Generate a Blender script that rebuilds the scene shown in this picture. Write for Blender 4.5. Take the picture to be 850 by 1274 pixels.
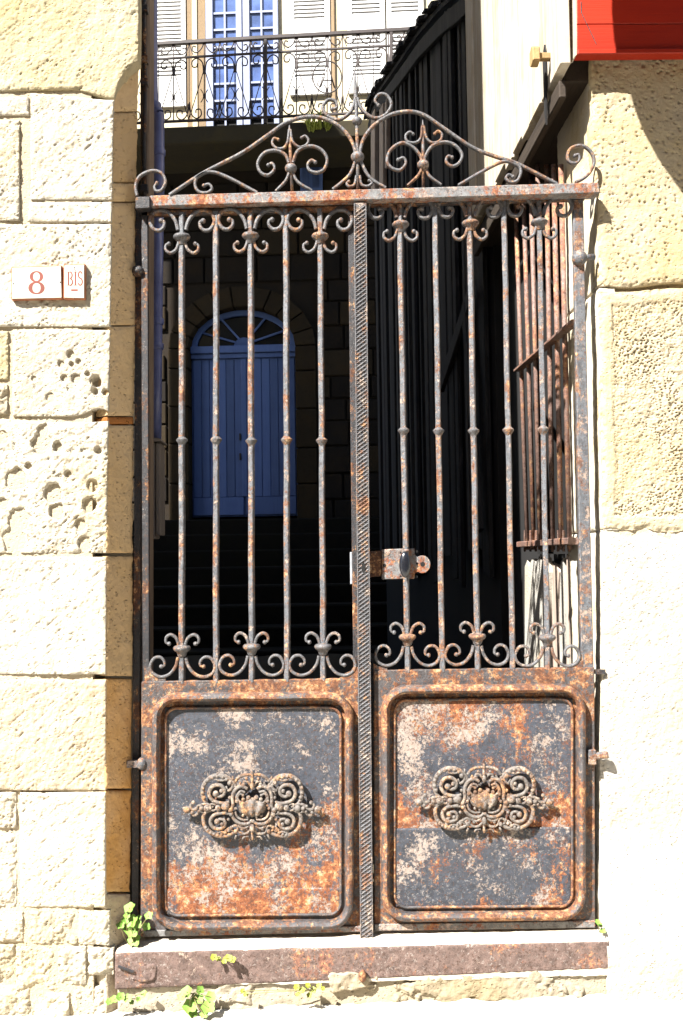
import bpy, bmesh, math, random
import numpy as np
from mathutils import Matrix, Vector

random.seed(7)
RNG = np.random.default_rng(7)
SC = bpy.context.scene
for o in list(bpy.data.objects):
    bpy.data.objects.remove(o)
COL = SC.collection

# ------------------------------------------------------------------ camera
# photograph 850 x 1274; all measurements below were taken in its pixels and
# turned into metres on the plane each thing stands in
FPX, PCX, PCY = 1150.0, 425.0, 637.0
CAMLOC = np.array([0.0, -2.85, 1.35])
YAW, PITCH, ROLL = math.radians(1.74), math.radians(2.64), math.radians(0.85)
RM = Matrix.Rotation(-YAW, 4, 'Z') @ Matrix.Rotation(math.pi / 2 + PITCH, 4, 'X') @ Matrix.Rotation(-ROLL, 4, 'Z')
R3 = np.array(RM.to_3x3())
cam = bpy.data.cameras.new('camera')
camo = bpy.data.objects.new('camera', cam)
COL.objects.link(camo)
camo.matrix_world = Matrix.Translation(Vector(CAMLOC)) @ RM
cam.sensor_fit = 'VERTICAL'
cam.sensor_height = 36.0
cam.lens = FPX / 1274.0 * 36.0
cam.clip_start = 0.05
cam.clip_end = 2000
SC.camera = camo

# ------------------------------------------------------------------ light
SUN = Vector((1.0, 1.0, -1.5)).normalized()          # direction the light travels
EL = math.asin(-SUN.z)
world = bpy.data.worlds.new('World')
SC.world = world
world.use_nodes = True
wn = world.node_tree.nodes
wl = world.node_tree.links
wn.clear()
sky = wn.new('ShaderNodeTexSky')
sky.sky_type = 'NISHITA'
sky.sun_disc = False
sky.sun_elevation = EL
sky.sun_rotation = math.atan2(-SUN.x, -SUN.y)
bg = wn.new('ShaderNodeBackground')
bg.inputs['Strength'].default_value = 0.05
wo = wn.new('ShaderNodeOutputWorld')
wl.new(sky.outputs[0], bg.inputs[0])
wl.new(bg.outputs[0], wo.inputs[0])
sl = bpy.data.lights.new('sun', 'SUN')
sl.energy = 5.0
sl.angle = math.radians(0.5)
sl.color = (1.0, 0.965, 0.91)
so = bpy.data.objects.new('sun', sl)
so.rotation_euler = SUN.to_track_quat('-Z', 'Y').to_euler()
so.location = (-6, -8, 12)
COL.objects.link(so)
SC.view_settings.view_transform = 'Standard'
SC.view_settings.look = 'None'
SC.view_settings.gamma = 1
SC.view_settings.use_curve_mapping = False
SC.view_settings.exposure = 2.2

# ------------------------------------------------------------------ measuring
def rays(px, py):
    px = np.asarray(px, float); py = np.asarray(py, float)
    d = np.stack([(px - PCX) / FPX, (PCY - py) / FPX, -np.ones_like(px + py)], -1)
    return d @ R3.T
def W(px, py, Y=0.0):
    d = rays(px, py)
    t = (Y - CAMLOC[1]) / d[..., 1]
    return CAMLOC + d * t[..., None]
def WX(px, py, X):
    d = rays(px, py)
    t = (X - CAMLOC[0]) / d[..., 0]
    return CAMLOC + d * t[..., None]
FS = 0.084                                             # slant of the house across the courtyard
def FP(px, py, off=0.0):
    d = rays(px, py)
    t = (9.0 - off - CAMLOC[1] - FS * CAMLOC[0]) / (d[..., 1] + FS * d[..., 0])
    return CAMLOC + d * t[..., None]
U_AX = np.array([1, -FS, 0]) / math.hypot(1, FS)
N_AX = np.array([-FS, -1, 0]) / math.hypot(1, FS)
def UV(px, py, off=0.0):
    p = FP(px, py, off) - np.array([0, 9.0, 0])
    return float(p @ U_AX), float(p[2])
def FW(u, v, w):                                       # facade frame -> world
    return np.array([0, 9.0, 0]) + u * U_AX + w * N_AX + np.array([0, 0, v])

# ------------------------------------------------------------------ noise
def h2(ix, iy, s):
    n = (ix.astype(np.int64) * 374761393 + iy.astype(np.int64) * 668265263 + s * 1442695041) & 0xffffffff
    n = ((n ^ (n >> 13)) * 1274126177) & 0xffffffff
    return ((n ^ (n >> 16)) & 0xffff) / 65535.0
def vn(x, y, s=0):
    xi = np.floor(x); yi = np.floor(y)
    fx = x - xi; fy = y - yi
    fx = fx * fx * (3 - 2 * fx); fy = fy * fy * (3 - 2 * fy)
    a = h2(xi, yi, s); b = h2(xi + 1, yi, s); c = h2(xi, yi + 1, s); d = h2(xi + 1, yi + 1, s)
    return ((a * (1 - fx) + b * fx) * (1 - fy) + (c * (1 - fx) + d * fx) * fy) * 2 - 1
def fbm(x, y, s=0, o=4):
    r = 0; a = 1.0; t = 0
    for k in range(o):
        r = r + a * vn(x * 2 ** k + 17.3 * k, y * 2 ** k - 9.1 * k, s + k); t += a; a *= 0.55
    return r / t
def worley(x, y, s=0):
    xi = np.floor(x); yi = np.floor(y)
    best = np.full(x.shape, 9.0); bid = np.zeros(x.shape)
    for dx in (-1, 0, 1):
        for dy in (-1, 0, 1):
            cx = xi + dx; cy = yi + dy
            jx = cx + h2(cx, cy, s); jy = cy + h2(cx, cy, s + 5)
            d = np.hypot(x - jx, y - jy)
            m = d < best
            best = np.where(m, d, best); bid = np.where(m, h2(cx, cy, s + 9), bid)
    return best, bid
def sstep(a, b, x):
    t = np.clip((x - a) / (b - a), 0, 1)
    return t * t * (3 - 2 * t)

# ------------------------------------------------------------------ mesh builder
class MB:
    def __init__(s): s.v = []; s.f = []; s.n = 0
    def add(s, v, f):
        v = [tuple(map(float, p)) for p in v]
        s.f += [tuple(i + s.n for i in q) for q in f]
        s.v += v; s.n += len(v); return s
    def hexa(s, a, b):                                 # two quads, same winding
        return s.add(list(a) + list(b), [(3, 2, 1, 0), (4, 5, 6, 7), (0, 1, 5, 4), (1, 2, 6, 5), (2, 3, 7, 6), (3, 0, 4, 7)])
    def box(s, x0, x1, y0, y1, z0, z1):
        return s.hexa([(x0, y0, z0), (x1, y0, z0), (x1, y1, z0), (x0, y1, z0)], [(x0, y0, z1), (x1, y0, z1), (x1, y1, z1), (x0, y1, z1)])
    def fbox(s, u0, u1, v0, v1, w0, w1):
        return s.hexa([FW(u0, v0, w1), FW(u1, v0, w1), FW(u1, v0, w0), FW(u0, v0, w0)], [FW(u0, v1, w1), FW(u1, v1, w1), FW(u1, v1, w0), FW(u0, v1, w0)])
    def prism(s, poly, vec):                           # poly: 3-D outline, vec: extrusion
        n = len(poly); vec = np.asarray(vec, float)
        a = [np.asarray(p, float) for p in poly]; b = [p + vec for p in a]
        s.add(a + b, [tuple(range(n))[::-1], tuple(range(n, 2 * n))] + [(i, (i + 1) % n, n + (i + 1) % n, n + i) for i in range(n)])
        return s
    def pxbox(s, quad, Y0, Y1):                        # quad of photo pixels (tl,tr,br,bl), measured at Y0
        q = np.array(quad, float)
        a = W(q[:, 0], q[:, 1], Y0); b = a.copy(); b[:, 1] = Y1
        return s.hexa(a[::-1], b[::-1])
    def tube(s, pts, r, prof=None, B=(0, 1, 0), closed=False, n=8):
        pts = np.asarray(pts, float); N = len(pts)
        r = np.full(N, r) if np.isscalar(r) else np.asarray(r, float)
        if prof is None:
            prof = [(math.cos(2 * math.pi * k / n), math.sin(2 * math.pi * k / n)) for k in range(n)]
        m = len(prof); B = np.asarray(B, float)
        vs = []
        for i in range(N):
            if closed: t = pts[(i + 1) % N] - pts[i - 1]
            else: t = pts[min(i + 1, N - 1)] - pts[max(i - 1, 0)]
            t = t / (np.linalg.norm(t) + 1e-12)
            b = B - t * (B @ t); b /= np.linalg.norm(b) + 1e-12
            c = np.cross(t, b)
            for (p, q) in prof: vs.append(pts[i] + r[i] * (p * c + q * b))
        fs = []
        for i in range(N if closed else N - 1):
            j = (i + 1) % N
            for k in range(m):
                fs.append((i * m + k, i * m + (k + 1) % m, j * m + (k + 1) % m, j * m + k))
        if not closed:
            fs.append(tuple(range(m))[::-1]); fs.append(tuple((N - 1) * m + k for k in range(m)))
        return s.add(vs, fs)
    def lathe(s, prof, c, n=14, ax=(0, 0, 1), flat=1.0):
        ax = np.asarray(ax, float); ax /= np.linalg.norm(ax)
        a = np.cross(ax, (0, 1, 0) if abs(ax[1]) < .9 else (1, 0, 0)); a /= np.linalg.norm(a); b = np.cross(ax, a)
        c = np.asarray(c, float); vs = []
        for (r, z) in prof:
            for k in range(n):
                t = 2 * math.pi * k / n
                vs.append(c + ax * z + r * (a * math.cos(t) + b * math.sin(t) * flat))
        fs = [(i * n + k, i * n + (k + 1) % n, (i + 1) * n + (k + 1) % n, (i + 1) * n + k) for i in range(len(prof) - 1) for k in range(n)]
        fs.append(tuple(range(n))[::-1]); fs.append(tuple((len(prof) - 1) * n + k for k in range(n)))
        return s.add(vs, fs)
    def ball(s, c, r, sc=(1, 1, 1), n=10, m=7):
        c = np.asarray(c, float); vs = []
        for i in range(1, m):
            p = math.pi * i / m
            for k in range(n):
                t = 2 * math.pi * k / n
                vs.append(c + r * np.array([sc[0] * math.sin(p) * math.cos(t), sc[1] * math.sin(p) * math.sin(t), sc[2] * math.cos(p)]))
        vs.append(c + (0, 0, r * sc[2])); vs.append(c - (0, 0, r * sc[2]))
        T, Bo = (m - 1) * n, (m - 1) * n + 1
        fs = [(i * n + k, (i + 1) * n + k, (i + 1) * n + (k + 1) % n, i * n + (k + 1) % n) for i in range(m - 2) for k in range(n)]
        fs += [(T, k, (k + 1) % n) for k in range(n)] + [(Bo, (m - 2) * n + (k + 1) % n, (m - 2) * n + k) for k in range(n)]
        return s.add(vs, fs)

def sq(w, d, bv=0.25):                                 # bevelled rectangle section, half sizes w (in plane) d (depth)
    b = min(w, d) * bv
    return [(w, -d + b), (w, d - b), (w - b, d), (-w + b, d), (-w, d - b), (-w, -d + b), (-w + b, -d), (w - b, -d)]
def rot_(pr, deg):
    c, s_ = math.cos(math.radians(deg)), math.sin(math.radians(deg))
    return [(x * c - y * s_, x * s_ + y * c) for x, y in pr]
def spline(p, k=6, closed=False):
    p = np.asarray(p, float); n = len(p); out = []
    rng = n if closed else n - 1
    for i in range(rng):
        if closed: a, b, c, d = p[i - 1], p[i], p[(i + 1) % n], p[(i + 2) % n]
        else: a, b, c, d = p[max(i - 1, 0)], p[i], p[i + 1], p[min(i + 2, n - 1)]
        for j in range(k):
            t = j / k
            out.append(0.5 * ((2 * b) + (c - a) * t + (2 * a - 5 * b + 4 * c - d) * t * t + (-a + 3 * b - 3 * c + d) * t ** 3))
    if not closed: out.append(p[-1])
    return np.array(out)

# ------------------------------------------------------------------ objects
WPOS = {}
def thing(name, label, cat, loc, group=None):
    o = bpy.data.objects.new(name, None); COL.objects.link(o)
    o.empty_display_size = 0.05
    o.location = loc; WPOS[o.name] = np.array(loc, float)
    o['label'] = label; o['category'] = cat
    if group: o['group'] = group
    return o
def mesh_obj(name, v, f, mat, parent=None, smooth=False, bevel=0.0, label=None, kind=None, sharp=None):
    v = np.asarray(v, float)
    c = (v.min(0) + v.max(0)) / 2
    me = bpy.data.meshes.new(name)
    me.from_pydata((v - c).tolist(), [], f)
    if bevel > 0:
        bm = bmesh.new(); bm.from_mesh(me)
        bmesh.ops.bevel(bm, geom=bm.edges[:], offset=bevel, segments=1, affect='EDGES', clamp_overlap=True)
        bm.to_mesh(me); bm.free()
    me.validate()
    if smooth:
        me.polygons.foreach_set('use_smooth', [True] * len(me.polygons))
        if sharp: me.set_sharp_from_angle(angle=math.radians(sharp))
    me.materials.append(mat)
    o = bpy.data.objects.new(name, me); COL.objects.link(o)
    if parent is not None:
        o.parent = parent; o.location = c - WPOS[parent.name]
    else: o.location = c
    WPOS[o.name] = c
    if label: o['label'] = label
    if kind: o['kind'] = kind
    return o
def part(name, mb, mat, parent, **k):
    return mesh_obj(name, mb.v, mb.f, mat, parent, **k)
def dup(o, wc, parent=None, rot=None):                 # copy of a part placed with its centre at wc
    c = o.copy(); COL.objects.link(c)
    p = parent or o.parent
    c.parent = p; c.location = np.asarray(wc, float) - WPOS[p.name]; WPOS[c.name] = np.asarray(wc, float)
    if rot is not None: c.rotation_euler = rot
    return c

# ------------------------------------------------------------------ materials
class NT:
    def __init__(s, name):
        s.m = bpy.data.materials.new(name); s.m.use_nodes = True
        s.t = s.m.node_tree; s.n = s.t.nodes; s.l = s.t.links; s.n.clear()
        s.out = s.n.new('ShaderNodeOutputMaterial'); s.b = s.n.new('ShaderNodeBsdfPrincipled')
        s.l.new(s.b.outputs[0], s.out.inputs[0])
        s.pos = s.n.new('ShaderNodeNewGeometry').outputs['Position']
    def vec(s, scale, rot=(0, 0, 0)):
        m = s.n.new('ShaderNodeMapping'); m.inputs['Scale'].default_value = scale; m.inputs['Rotation'].default_value = rot
        s.l.new(s.pos, m.inputs['Vector']); return m.outputs[0]
    def noise(s, scale, detail=5, rough=.6, v=None, dist=0):
        n = s.n.new('ShaderNodeTexNoise'); n.inputs['Scale'].default_value = scale
        n.inputs['Detail'].default_value = detail; n.inputs['Roughness'].default_value = rough
        n.inputs['Distortion'].default_value = dist
        s.l.new(v or s.pos, n.inputs['Vector']); return n.outputs['Fac']
    def voro(s, scale, v=None, feat='F1', out='Distance'):
        n = s.n.new('ShaderNodeTexVoronoi'); n.inputs['Scale'].default_value = scale; n.feature = feat
        s.l.new(v or s.pos, n.inputs['Vector']); return n.outputs[out]
    def ramp(s, x, stops, interp='LINEAR'):
        r = s.n.new('ShaderNodeValToRGB'); r.color_ramp.interpolation = interp
        e = r.color_ramp.elements
        while len(e) < len(stops): e.new(0.5)
        for i, (p, c) in enumerate(stops):
            e[i].position = p; e[i].color = (c, c, c, 1) if np.isscalar(c) else (*c, 1)
        s.l.new(x, r.inputs[0]); return r.outputs[0]
    def mix(s, f, a, b, mode='MIX'):
        m = s.n.new('ShaderNodeMix'); m.data_type = 'RGBA'; m.blend_type = mode
        for i, x in ((0, f), (6, a), (7, b)):
            if hasattr(x, 'node'): s.l.new(x, m.inputs[i])
            else: m.inputs[i].default_value = x if i == 0 else (*x, 1)
        return m.outputs[2]
    def math(s, op, a, b=0.0):
        m = s.n.new('ShaderNodeMath'); m.operation = op
        for i, x in enumerate((a, b)):
            if hasattr(x, 'node'): s.l.new(x, m.inputs[i])
            else: m.inputs[i].default_value = x
        return m.outputs[0]
    def tint(s, col, lo=.86, hi=1.06):
        i = s.n.new('ShaderNodeObjectInfo'); r = s.ramp(i.outputs['Random'], [(0, (lo, lo * .98, lo * .95)), (.5, (1, .99, .98)), (1, (hi, hi, hi))])
        return s.mix(1.0, col, r, 'MULTIPLY')
    def bump(s, h, dist=.003, strength=1.0, prev=None):
        b = s.n.new('ShaderNodeBump'); b.inputs['Distance'].default_value = dist; b.inputs['Strength'].default_value = strength
        s.l.new(h, b.inputs['Height'])
        if prev is not None: s.l.new(prev, b.inputs['Normal'])
        return b.outputs[0]
    def done(s, col, rough=.85, normal=None, metal=0.0, spec=.3):
        for k, x in (('Base Color', col), ('Roughness', rough), ('Metallic', metal)):
            if hasattr(x, 'node'): s.l.new(x, s.b.inputs[k])
            else: s.b.inputs[k].default_value = (*x, 1) if k == 'Base Color' else x
        s.b.inputs['Specular IOR Level'].default_value = spec
        if normal is not None: s.l.new(normal, s.b.inputs['Normal'])
        return s.m

def M_iron(name, paint=(.042, .048, .062), rust=.5, big=6.0, fleck=.5, pale=(.33, .28, .25), seed=0, orange=(.30, .075, .018), rough=.55, zg=None):
    m = NT(name)
    v = m.n.new('ShaderNodeVectorMath'); v.operation = 'ADD'; v.inputs[1].default_value = (seed * 3.7, seed * 1.9, seed * 5.3)
    m.l.new(m.pos, v.inputs[0]); v = v.outputs[0]
    a = m.noise(big, 4, .6, v); b = m.noise(80, 7, .8, v); c = m.noise(280, 3, .7, v)
    mm = m.math('ADD', m.math('MULTIPLY', a, .46), m.math('ADD', m.math('MULTIPLY', b, .38), m.math('MULTIPLY', c, .16)))
    run = m.noise(1.0, 5, .7, m.vec((34, 34, 2.2)))
    mm = m.math('ADD', mm, m.math('MULTIPLY', m.math('SUBTRACT', run, .5), .22))
    if zg:                                             # rust gathers in bands of its own (low on the sheet, along a seam)
        sp_ = m.n.new('ShaderNodeSeparateXYZ'); m.l.new(m.pos, sp_.inputs[0])
        z_ = m.math('ADD', sp_.outputs[2], m.math('MULTIPLY', m.math('SUBTRACT', m.noise(7, 4, .6, v), .5), .22))
        mm = m.math('ADD', mm, m.math('SUBTRACT', m.ramp(z_, [(p, .5 + d) for p, d in zg]), .5))
    t = .62 - .24 * rust
    k = m.ramp(mm, [(t - .022, 0.0), (t + .012, 1.0)])
    rc = m.ramp(m.noise(46, 7, .78, v), [(.32, (.045, .022, .014)), (.42, tuple(x * .55 for x in orange)), (.51, orange), (.57, (.30, .15, .06)), (.64, (.36, .27, .17)), (.74, (.38, .31, .23))])
    pc = m.mix(m.ramp(m.noise(45, 7, .8, v), [(.35, 0.0), (.7, 1.0)]), tuple(x * .62 for x in paint), tuple(x * 2.0 + .008 for x in paint))
    pc = m.mix(m.math('MULTIPLY', m.ramp(m.noise(100, 5, .8, v), [(.60 - .05 * fleck, 0.0), (.64 - .05 * fleck, .8)]), m.ramp(m.noise(7, 3, .6, v), [(.40, 0.0), (.60, 1.0)])), pc, tuple(.55 * x + .06 for x in pale))
    col = m.mix(k, pc, rc)
    # flaked patches down to a pale primer, gathered in clusters, ragged at the rim
    g = m.math('ADD', m.math('MULTIPLY', m.noise(big * 1.8, 4, .6, v), .46), m.math('MULTIPLY', m.noise(95, 7, .8, v), .54))
    t2 = .66 - .16 * fleck
    fk = m.ramp(g, [(t2 - .012, 0.0), (t2 + .02, 1.0)])
    fc = m.mix(m.noise(70, 3, .6, v), pale, (pale[0] * .75, pale[1] * .55, pale[2] * .42))
    col = m.mix(fk, col, fc)
    spots = m.ramp(m.noise(150, 3, .6, v), [(.36, 1.0), (.43, 0.0)])
    col = m.mix(m.math('MULTIPLY', spots, .8), col, (.045, .022, .014))
    hgt = m.math('SUBTRACT', m.math('ADD', m.math('MULTIPLY', b, .6), m.math('MULTIPLY', c, .5)), m.math('MULTIPLY', fk, .25))
    n = m.bump(hgt, .004, .9)
    ro = m.ramp(k, [(0, rough), (1, .9)])
    return m.done(col, ro, n, 0.0, .45)

def M_stone(name, base=(.43, .385, .285), dark=(.36, .27, .15), yellow=(.46, .36, .17), bump=.006, pores=1.0, stain=.35, warm=.3):
    m = NT(name)
    a = m.noise(3.2, 5, .6); b = m.noise(22, 6, .7); c = m.noise(110, 4, .7)
    col = m.mix(m.ramp(a, [(.52 - warm * .2, 0.0), (.72, .85)]), base, yellow)
    col = m.mix(m.ramp(b, [(.54 + (1 - stain) * .1, 0.0), (.78, .8)]), col, dark)
    p = m.voro(62, m.vec((1, 1, 1.5), (0, .5, 0)))
    pk = m.math('MULTIPLY', m.ramp(p, [(.10, 1.0), (.26, 0.0)]), m.ramp(m.noise(14, 4, .7), [(.42, 0.0), (.56, 1.0)]))
    h = m.math('SUBTRACT', m.math('ADD', m.math('MULTIPLY', b, .5), m.math('MULTIPLY', c, .5)), m.math('MULTIPLY', pk, 1.1 * pores))
    n = m.bump(h, bump, .9)
    return m.done(m.tint(col), .95, n, 0, .1)

def M_wood(name, base, dark, grain=1.0, bump=.002, axis='Z', rough=.8, var=.5):
    m = NT(name)
    s = {'Z': (38, 38, 1.6), 'X': (1.6, 38, 38), 'Y': (38, 1.6, 38)}[axis]
    g = m.noise(1.0, 6, .65, m.vec(s), .6); f = m.noise(1.0, 4, .7, m.vec(tuple(x * 3 for x in s)))
    q = m.noise(5, 4, .6)
    t = m.math('ADD', m.math('MULTIPLY', g, .6), m.math('MULTIPLY', q, .4))
    col = m.mix(m.ramp(t, [(.55 - .12 * var, 0.0), (.62 + .1 * var, grain)]), base, dark)
    return m.done(m.tint(col, .78, 1.12), rough, m.bump(m.math('ADD', g, f), bump, .8), 0, .3)

def M_plain(name, c, rough=.6, var=.25, scale=30, bump=.0006, spec=.4, metal=0):
    m = NT(name)
    n1 = m.noise(scale, 5, .65); n2 = m.noise(scale * .2, 3, .6)
    t = m.ramp(m.math('ADD', m.math('MULTIPLY', n1, .5), m.math('MULTIPLY', n2, .5)), [(.38, 0.0), (.62, 1.0)])
    col = m.mix(t, tuple(x * (1 - var) for x in c), tuple(min(1, x * (1 + var * .5)) for x in c))
    return m.done(col, rough, m.bump(n1, bump, .7), metal, spec)

IRON_BAR = M_iron('iron_bar', paint=(.056, .060, .067), rust=.34, big=14, fleck=.66, pale=(.30, .25, .215), orange=(.16, .072, .04), rough=.42)
IRON_PANEL_A = M_iron('iron_panel_left', paint=(.023, .027, .037), rust=.36, big=5.0, fleck=.76, seed=3, pale=(.29, .265, .245), orange=(.205, .066, .024), zg=[(0.0, .10), (.40, .06), (.54, -.02), (.64, -.09), (.86, -.07), (.95, .06)])
IRON_PANEL_B = M_iron('iron_panel_right', paint=(.024, .028, .038), rust=.42, big=5.5, fleck=.82, seed=8, pale=(.29, .265, .245), orange=(.20, .064, .024), zg=[(0.0, .08), (.50, .10), (.56, .02), (.70, -.02), (1.0, .0)])
IRON_PANEL_C = M_iron('iron_panel_lower', paint=(.019, .023, .032), rust=.34, big=6, fleck=.68, seed=21, pale=(.28, .26, .245), orange=(.19, .062, .024), zg=[(0.0, .12), (.24, .08), (.32, -.03), (.5, -.03), (1.0, .05)])
IRON_FRAME = M_iron('iron_frame', paint=(.036, .033, .034), rust=.50, big=10, fleck=.46, seed=5, pale=(.27, .215, .175), orange=(.165, .066, .031))
IRON_STRIP = M_iron('iron_strip', paint=(.05, .05, .054), rust=.30, big=10, fleck=.66, seed=25, pale=(.29, .255, .225), orange=(.15, .072, .042))
IRON_RAIL = M_iron('iron_rail', paint=(.10, .10, .10), rust=.40, big=9, fleck=.70, seed=6, orange=(.22, .07, .03))
IRON_ORN = M_iron('iron_ornament', paint=(.085, .075, .067), rust=.40, big=14, fleck=.74, seed=9, pale=(.31, .265, .22), orange=(.15, .085, .05))
IRON_SCROLL = M_iron('iron_scroll', paint=(.058, .058, .061), rust=.34, big=14, fleck=.56, seed=11, pale=(.30, .255, .22), orange=(.14, .072, .045), rough=.42)
IRON_DARK = M_iron('iron_dark', paint=(.008, .008, .010), rust=.28, big=9, fleck=.12, seed=13, orange=(.10, .04, .018))
RUST_BAR = M_iron('rusty_grille', paint=(.115, .07, .056), rust=.45, big=6, fleck=.40, seed=15, orange=(.20, .088, .055), pale=(.32, .22, .18))
KNOB = M_plain('black_enamel', (.007, .008, .012), .25, .3, 60, .0003, .6)
STEEL = M_plain('pale_steel', (.24, .25, .27), .5, .3, 50, .0006)
STONE = M_stone('limestone', base=(.365, .335, .275), dark=(.29, .215, .135), pores=.5, bump=.005, warm=.15, yellow=(.36, .30, .19))
STONE_ROUGH = M_stone('limestone_pocked', base=(.36, .325, .26), dark=(.27, .19, .105), yellow=(.35, .285, .17), bump=.007, pores=.8, stain=.5, warm=.15)
STONE_YEL = M_stone('limestone_yellow', base=(.37, .33, .235), dark=(.29, .215, .12), yellow=(.37, .30, .15), warm=.6, pores=.5)
STONE_RED = M_stone('limestone_ochre', base=(.35, .30, .225), dark=(.27, .19, .115), yellow=(.35, .265, .16), stain=.5, pores=.6)
MORTAR = M_stone('lime_mortar', base=(.35, .30, .22), dark=(.28, .205, .125), yellow=(.36, .285, .17), bump=.007)
JAMB = M_stone('jamb_stone', base=(.45, .325, .185), dark=(.33, .225, .115), yellow=(.44, .30, .14), stain=.7)
JAMB_BROWN = M_stone('jamb_stone_brown', base=(.40, .225, .075), dark=(.28, .15, .05), yellow=(.45, .32, .19), stain=.5)
PLASTER = M_stone('wall_plaster', base=(.325, .275, .19), dark=(.22, .165, .115), yellow=(.33, .25, .115), stain=.6, warm=.5, pores=.5)
RENDER = M_stone('white_render', base=(.33, .315, .285), dark=(.245, .195, .135), yellow=(.315, .275, .20), bump=.006, pores=.6, stain=.6, warm=.4)
REVEAL = M_stone('reveal_plaster', base=(.47, .43, .35), dark=(.32, .23, .13), yellow=(.45, .36, .2), bump=.004, pores=.4)
STEPTOP = M_stone('step_stone', base=(.46, .42, .36), dark=(.36, .28, .2), yellow=(.46, .4, .3), bump=.004, pores=.5)
FOUND = M_stone('step_mortar', base=(.27, .235, .18), dark=(.18, .135, .085), yellow=(.25, .20, .12), stain=.6)
STEPFACE = M_iron('step_edging', paint=(.082, .053, .044), rust=.24, big=5, fleck=.46, seed=17, pale=(.36, .3, .26), orange=(.2, .09, .06), rough=.8)
GROUND = M_stone('street_paving', base=(.47, .45, .40), dark=(.38, .33, .26), yellow=(.47, .44, .36), bump=.004, pores=.4)
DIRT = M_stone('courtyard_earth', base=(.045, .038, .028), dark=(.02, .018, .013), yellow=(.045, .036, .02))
DSTONE = M_stone('shade_dark_stone', base=(.026, .020, .013), dark=(.011, .009, .006), yellow=(.034, .023, .011), stain=.8)  # these three darkened, the courtyard's shade put into stone and mortar
DSTONE2 = M_stone('shade_dark_stone_grey', base=(.014, .012, .0105), dark=(.007, .0065, .006), yellow=(.022, .016, .010), stain=.8)
DMORTAR = M_stone('shade_dark_mortar', base=(.02, .017, .014), dark=(.01, .009, .008), yellow=(.025, .018, .012))
STEPDARK = M_stone('shade_dark_steps', base=(.012, .011, .009), dark=(.006, .006, .005), yellow=(.012, .012, .007))  # steps near black, the deep shade put into their colour
BARN = M_wood('near_black_boards', (.004, .004, .0045), (.036, .034, .036), 1.0)  # near-black boards with greyer streaks along the grain
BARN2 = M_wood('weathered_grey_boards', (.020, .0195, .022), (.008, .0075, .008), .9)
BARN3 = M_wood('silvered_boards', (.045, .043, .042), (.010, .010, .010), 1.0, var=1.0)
PALEWOOD = M_wood('pale_wood', (.36, .29, .24), (.17, .12, .095), .8)  # pale tone also stands in for sun on the barn's corner posts
SHINGLE = M_wood('black_shingles', (.012, .011, .011), (.03, .026, .025), .8, axis='X')
POSTWOOD = M_wood('grey_post', (.16, .12, .09), (.06, .042, .032), .9)
BOARD = M_wood('flaking_white_boards', (.45, .41, .34), (.30, .20, .085), .95, var=.9)
BEAM = M_wood('brown_beam', (.040, .029, .02), (.018, .013, .01), .9, axis='Y')
PEG = M_wood('ochre_peg', (.26, .17, .075), (.15, .09, .04), .6, axis='Y')
RED = M_wood('red_paint', (.29, .018, .005), (.22, .012, .005), .7, .0012, axis='X', rough=.5)
BLUEDOOR = M_wood('blue_door_paint', (.075, .125, .30), (.055, .09, .225), .7, .0008)
ZINC = M_plain('blue_pipe_paint', (.105, .13, .30), .32, .25, 25, .0004, .5)
CASING = M_wood('grey_casing', (.22, .20, .19), (.12, .105, .10), .6)
SHUT = M_plain('white_shutter_paint', (.56, .55, .53), .6, .12, 20)
WINPAINT = M_plain('window_paint', (.20, .225, .32), .5, .12, 20)
GLASS = M_plain('window_glass', (.075, .115, .26), .06, .5, 4, .0002, .9)  # base colour carries the blue of the reflected sky
DARKGLASS = M_plain('fanlight_glass', (.008, .009, .012), .08, .4, 4, .0002, .5)
HOUSE = M_plain('cream_house_render', (.47, .41, .29), .9, .2, 8, .002, .1)
HSTONE = M_stone('window_surround_stone', base=(.23, .17, .11), dark=(.15, .1, .06), yellow=(.25, .18, .1))
RAILING = M_plain('railing_iron', (.026, .016, .014), .6, .4, 30)
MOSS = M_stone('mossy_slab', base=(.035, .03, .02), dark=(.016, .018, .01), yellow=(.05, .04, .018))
ENAMEL = M_plain('cream_enamel', (.46, .43, .37), .25, .08, 40, .0002, .5)
NUMRED = M_plain('number_red', (.15, .028, .014), .5, .2, 60, .0002)
TRIMRED = M_plain('plaque_edge', (.30, .11, .05), .6, .3, 60)
LEAF = M_plain('weed_leaf', (.13, .24, .035), .6, .35, 60, .0005)
LEAFY = M_plain('weed_leaf_yellow', (.24, .27, .03), .6, .35, 60, .0005)
STEM = M_plain('weed_stem', (.16, .14, .05), .7, .3, 60)
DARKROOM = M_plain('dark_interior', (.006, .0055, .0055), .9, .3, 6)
SLATE = M_plain('roof_tiles', (.12, .06, .04), .8, .4, 12, .003)

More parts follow.
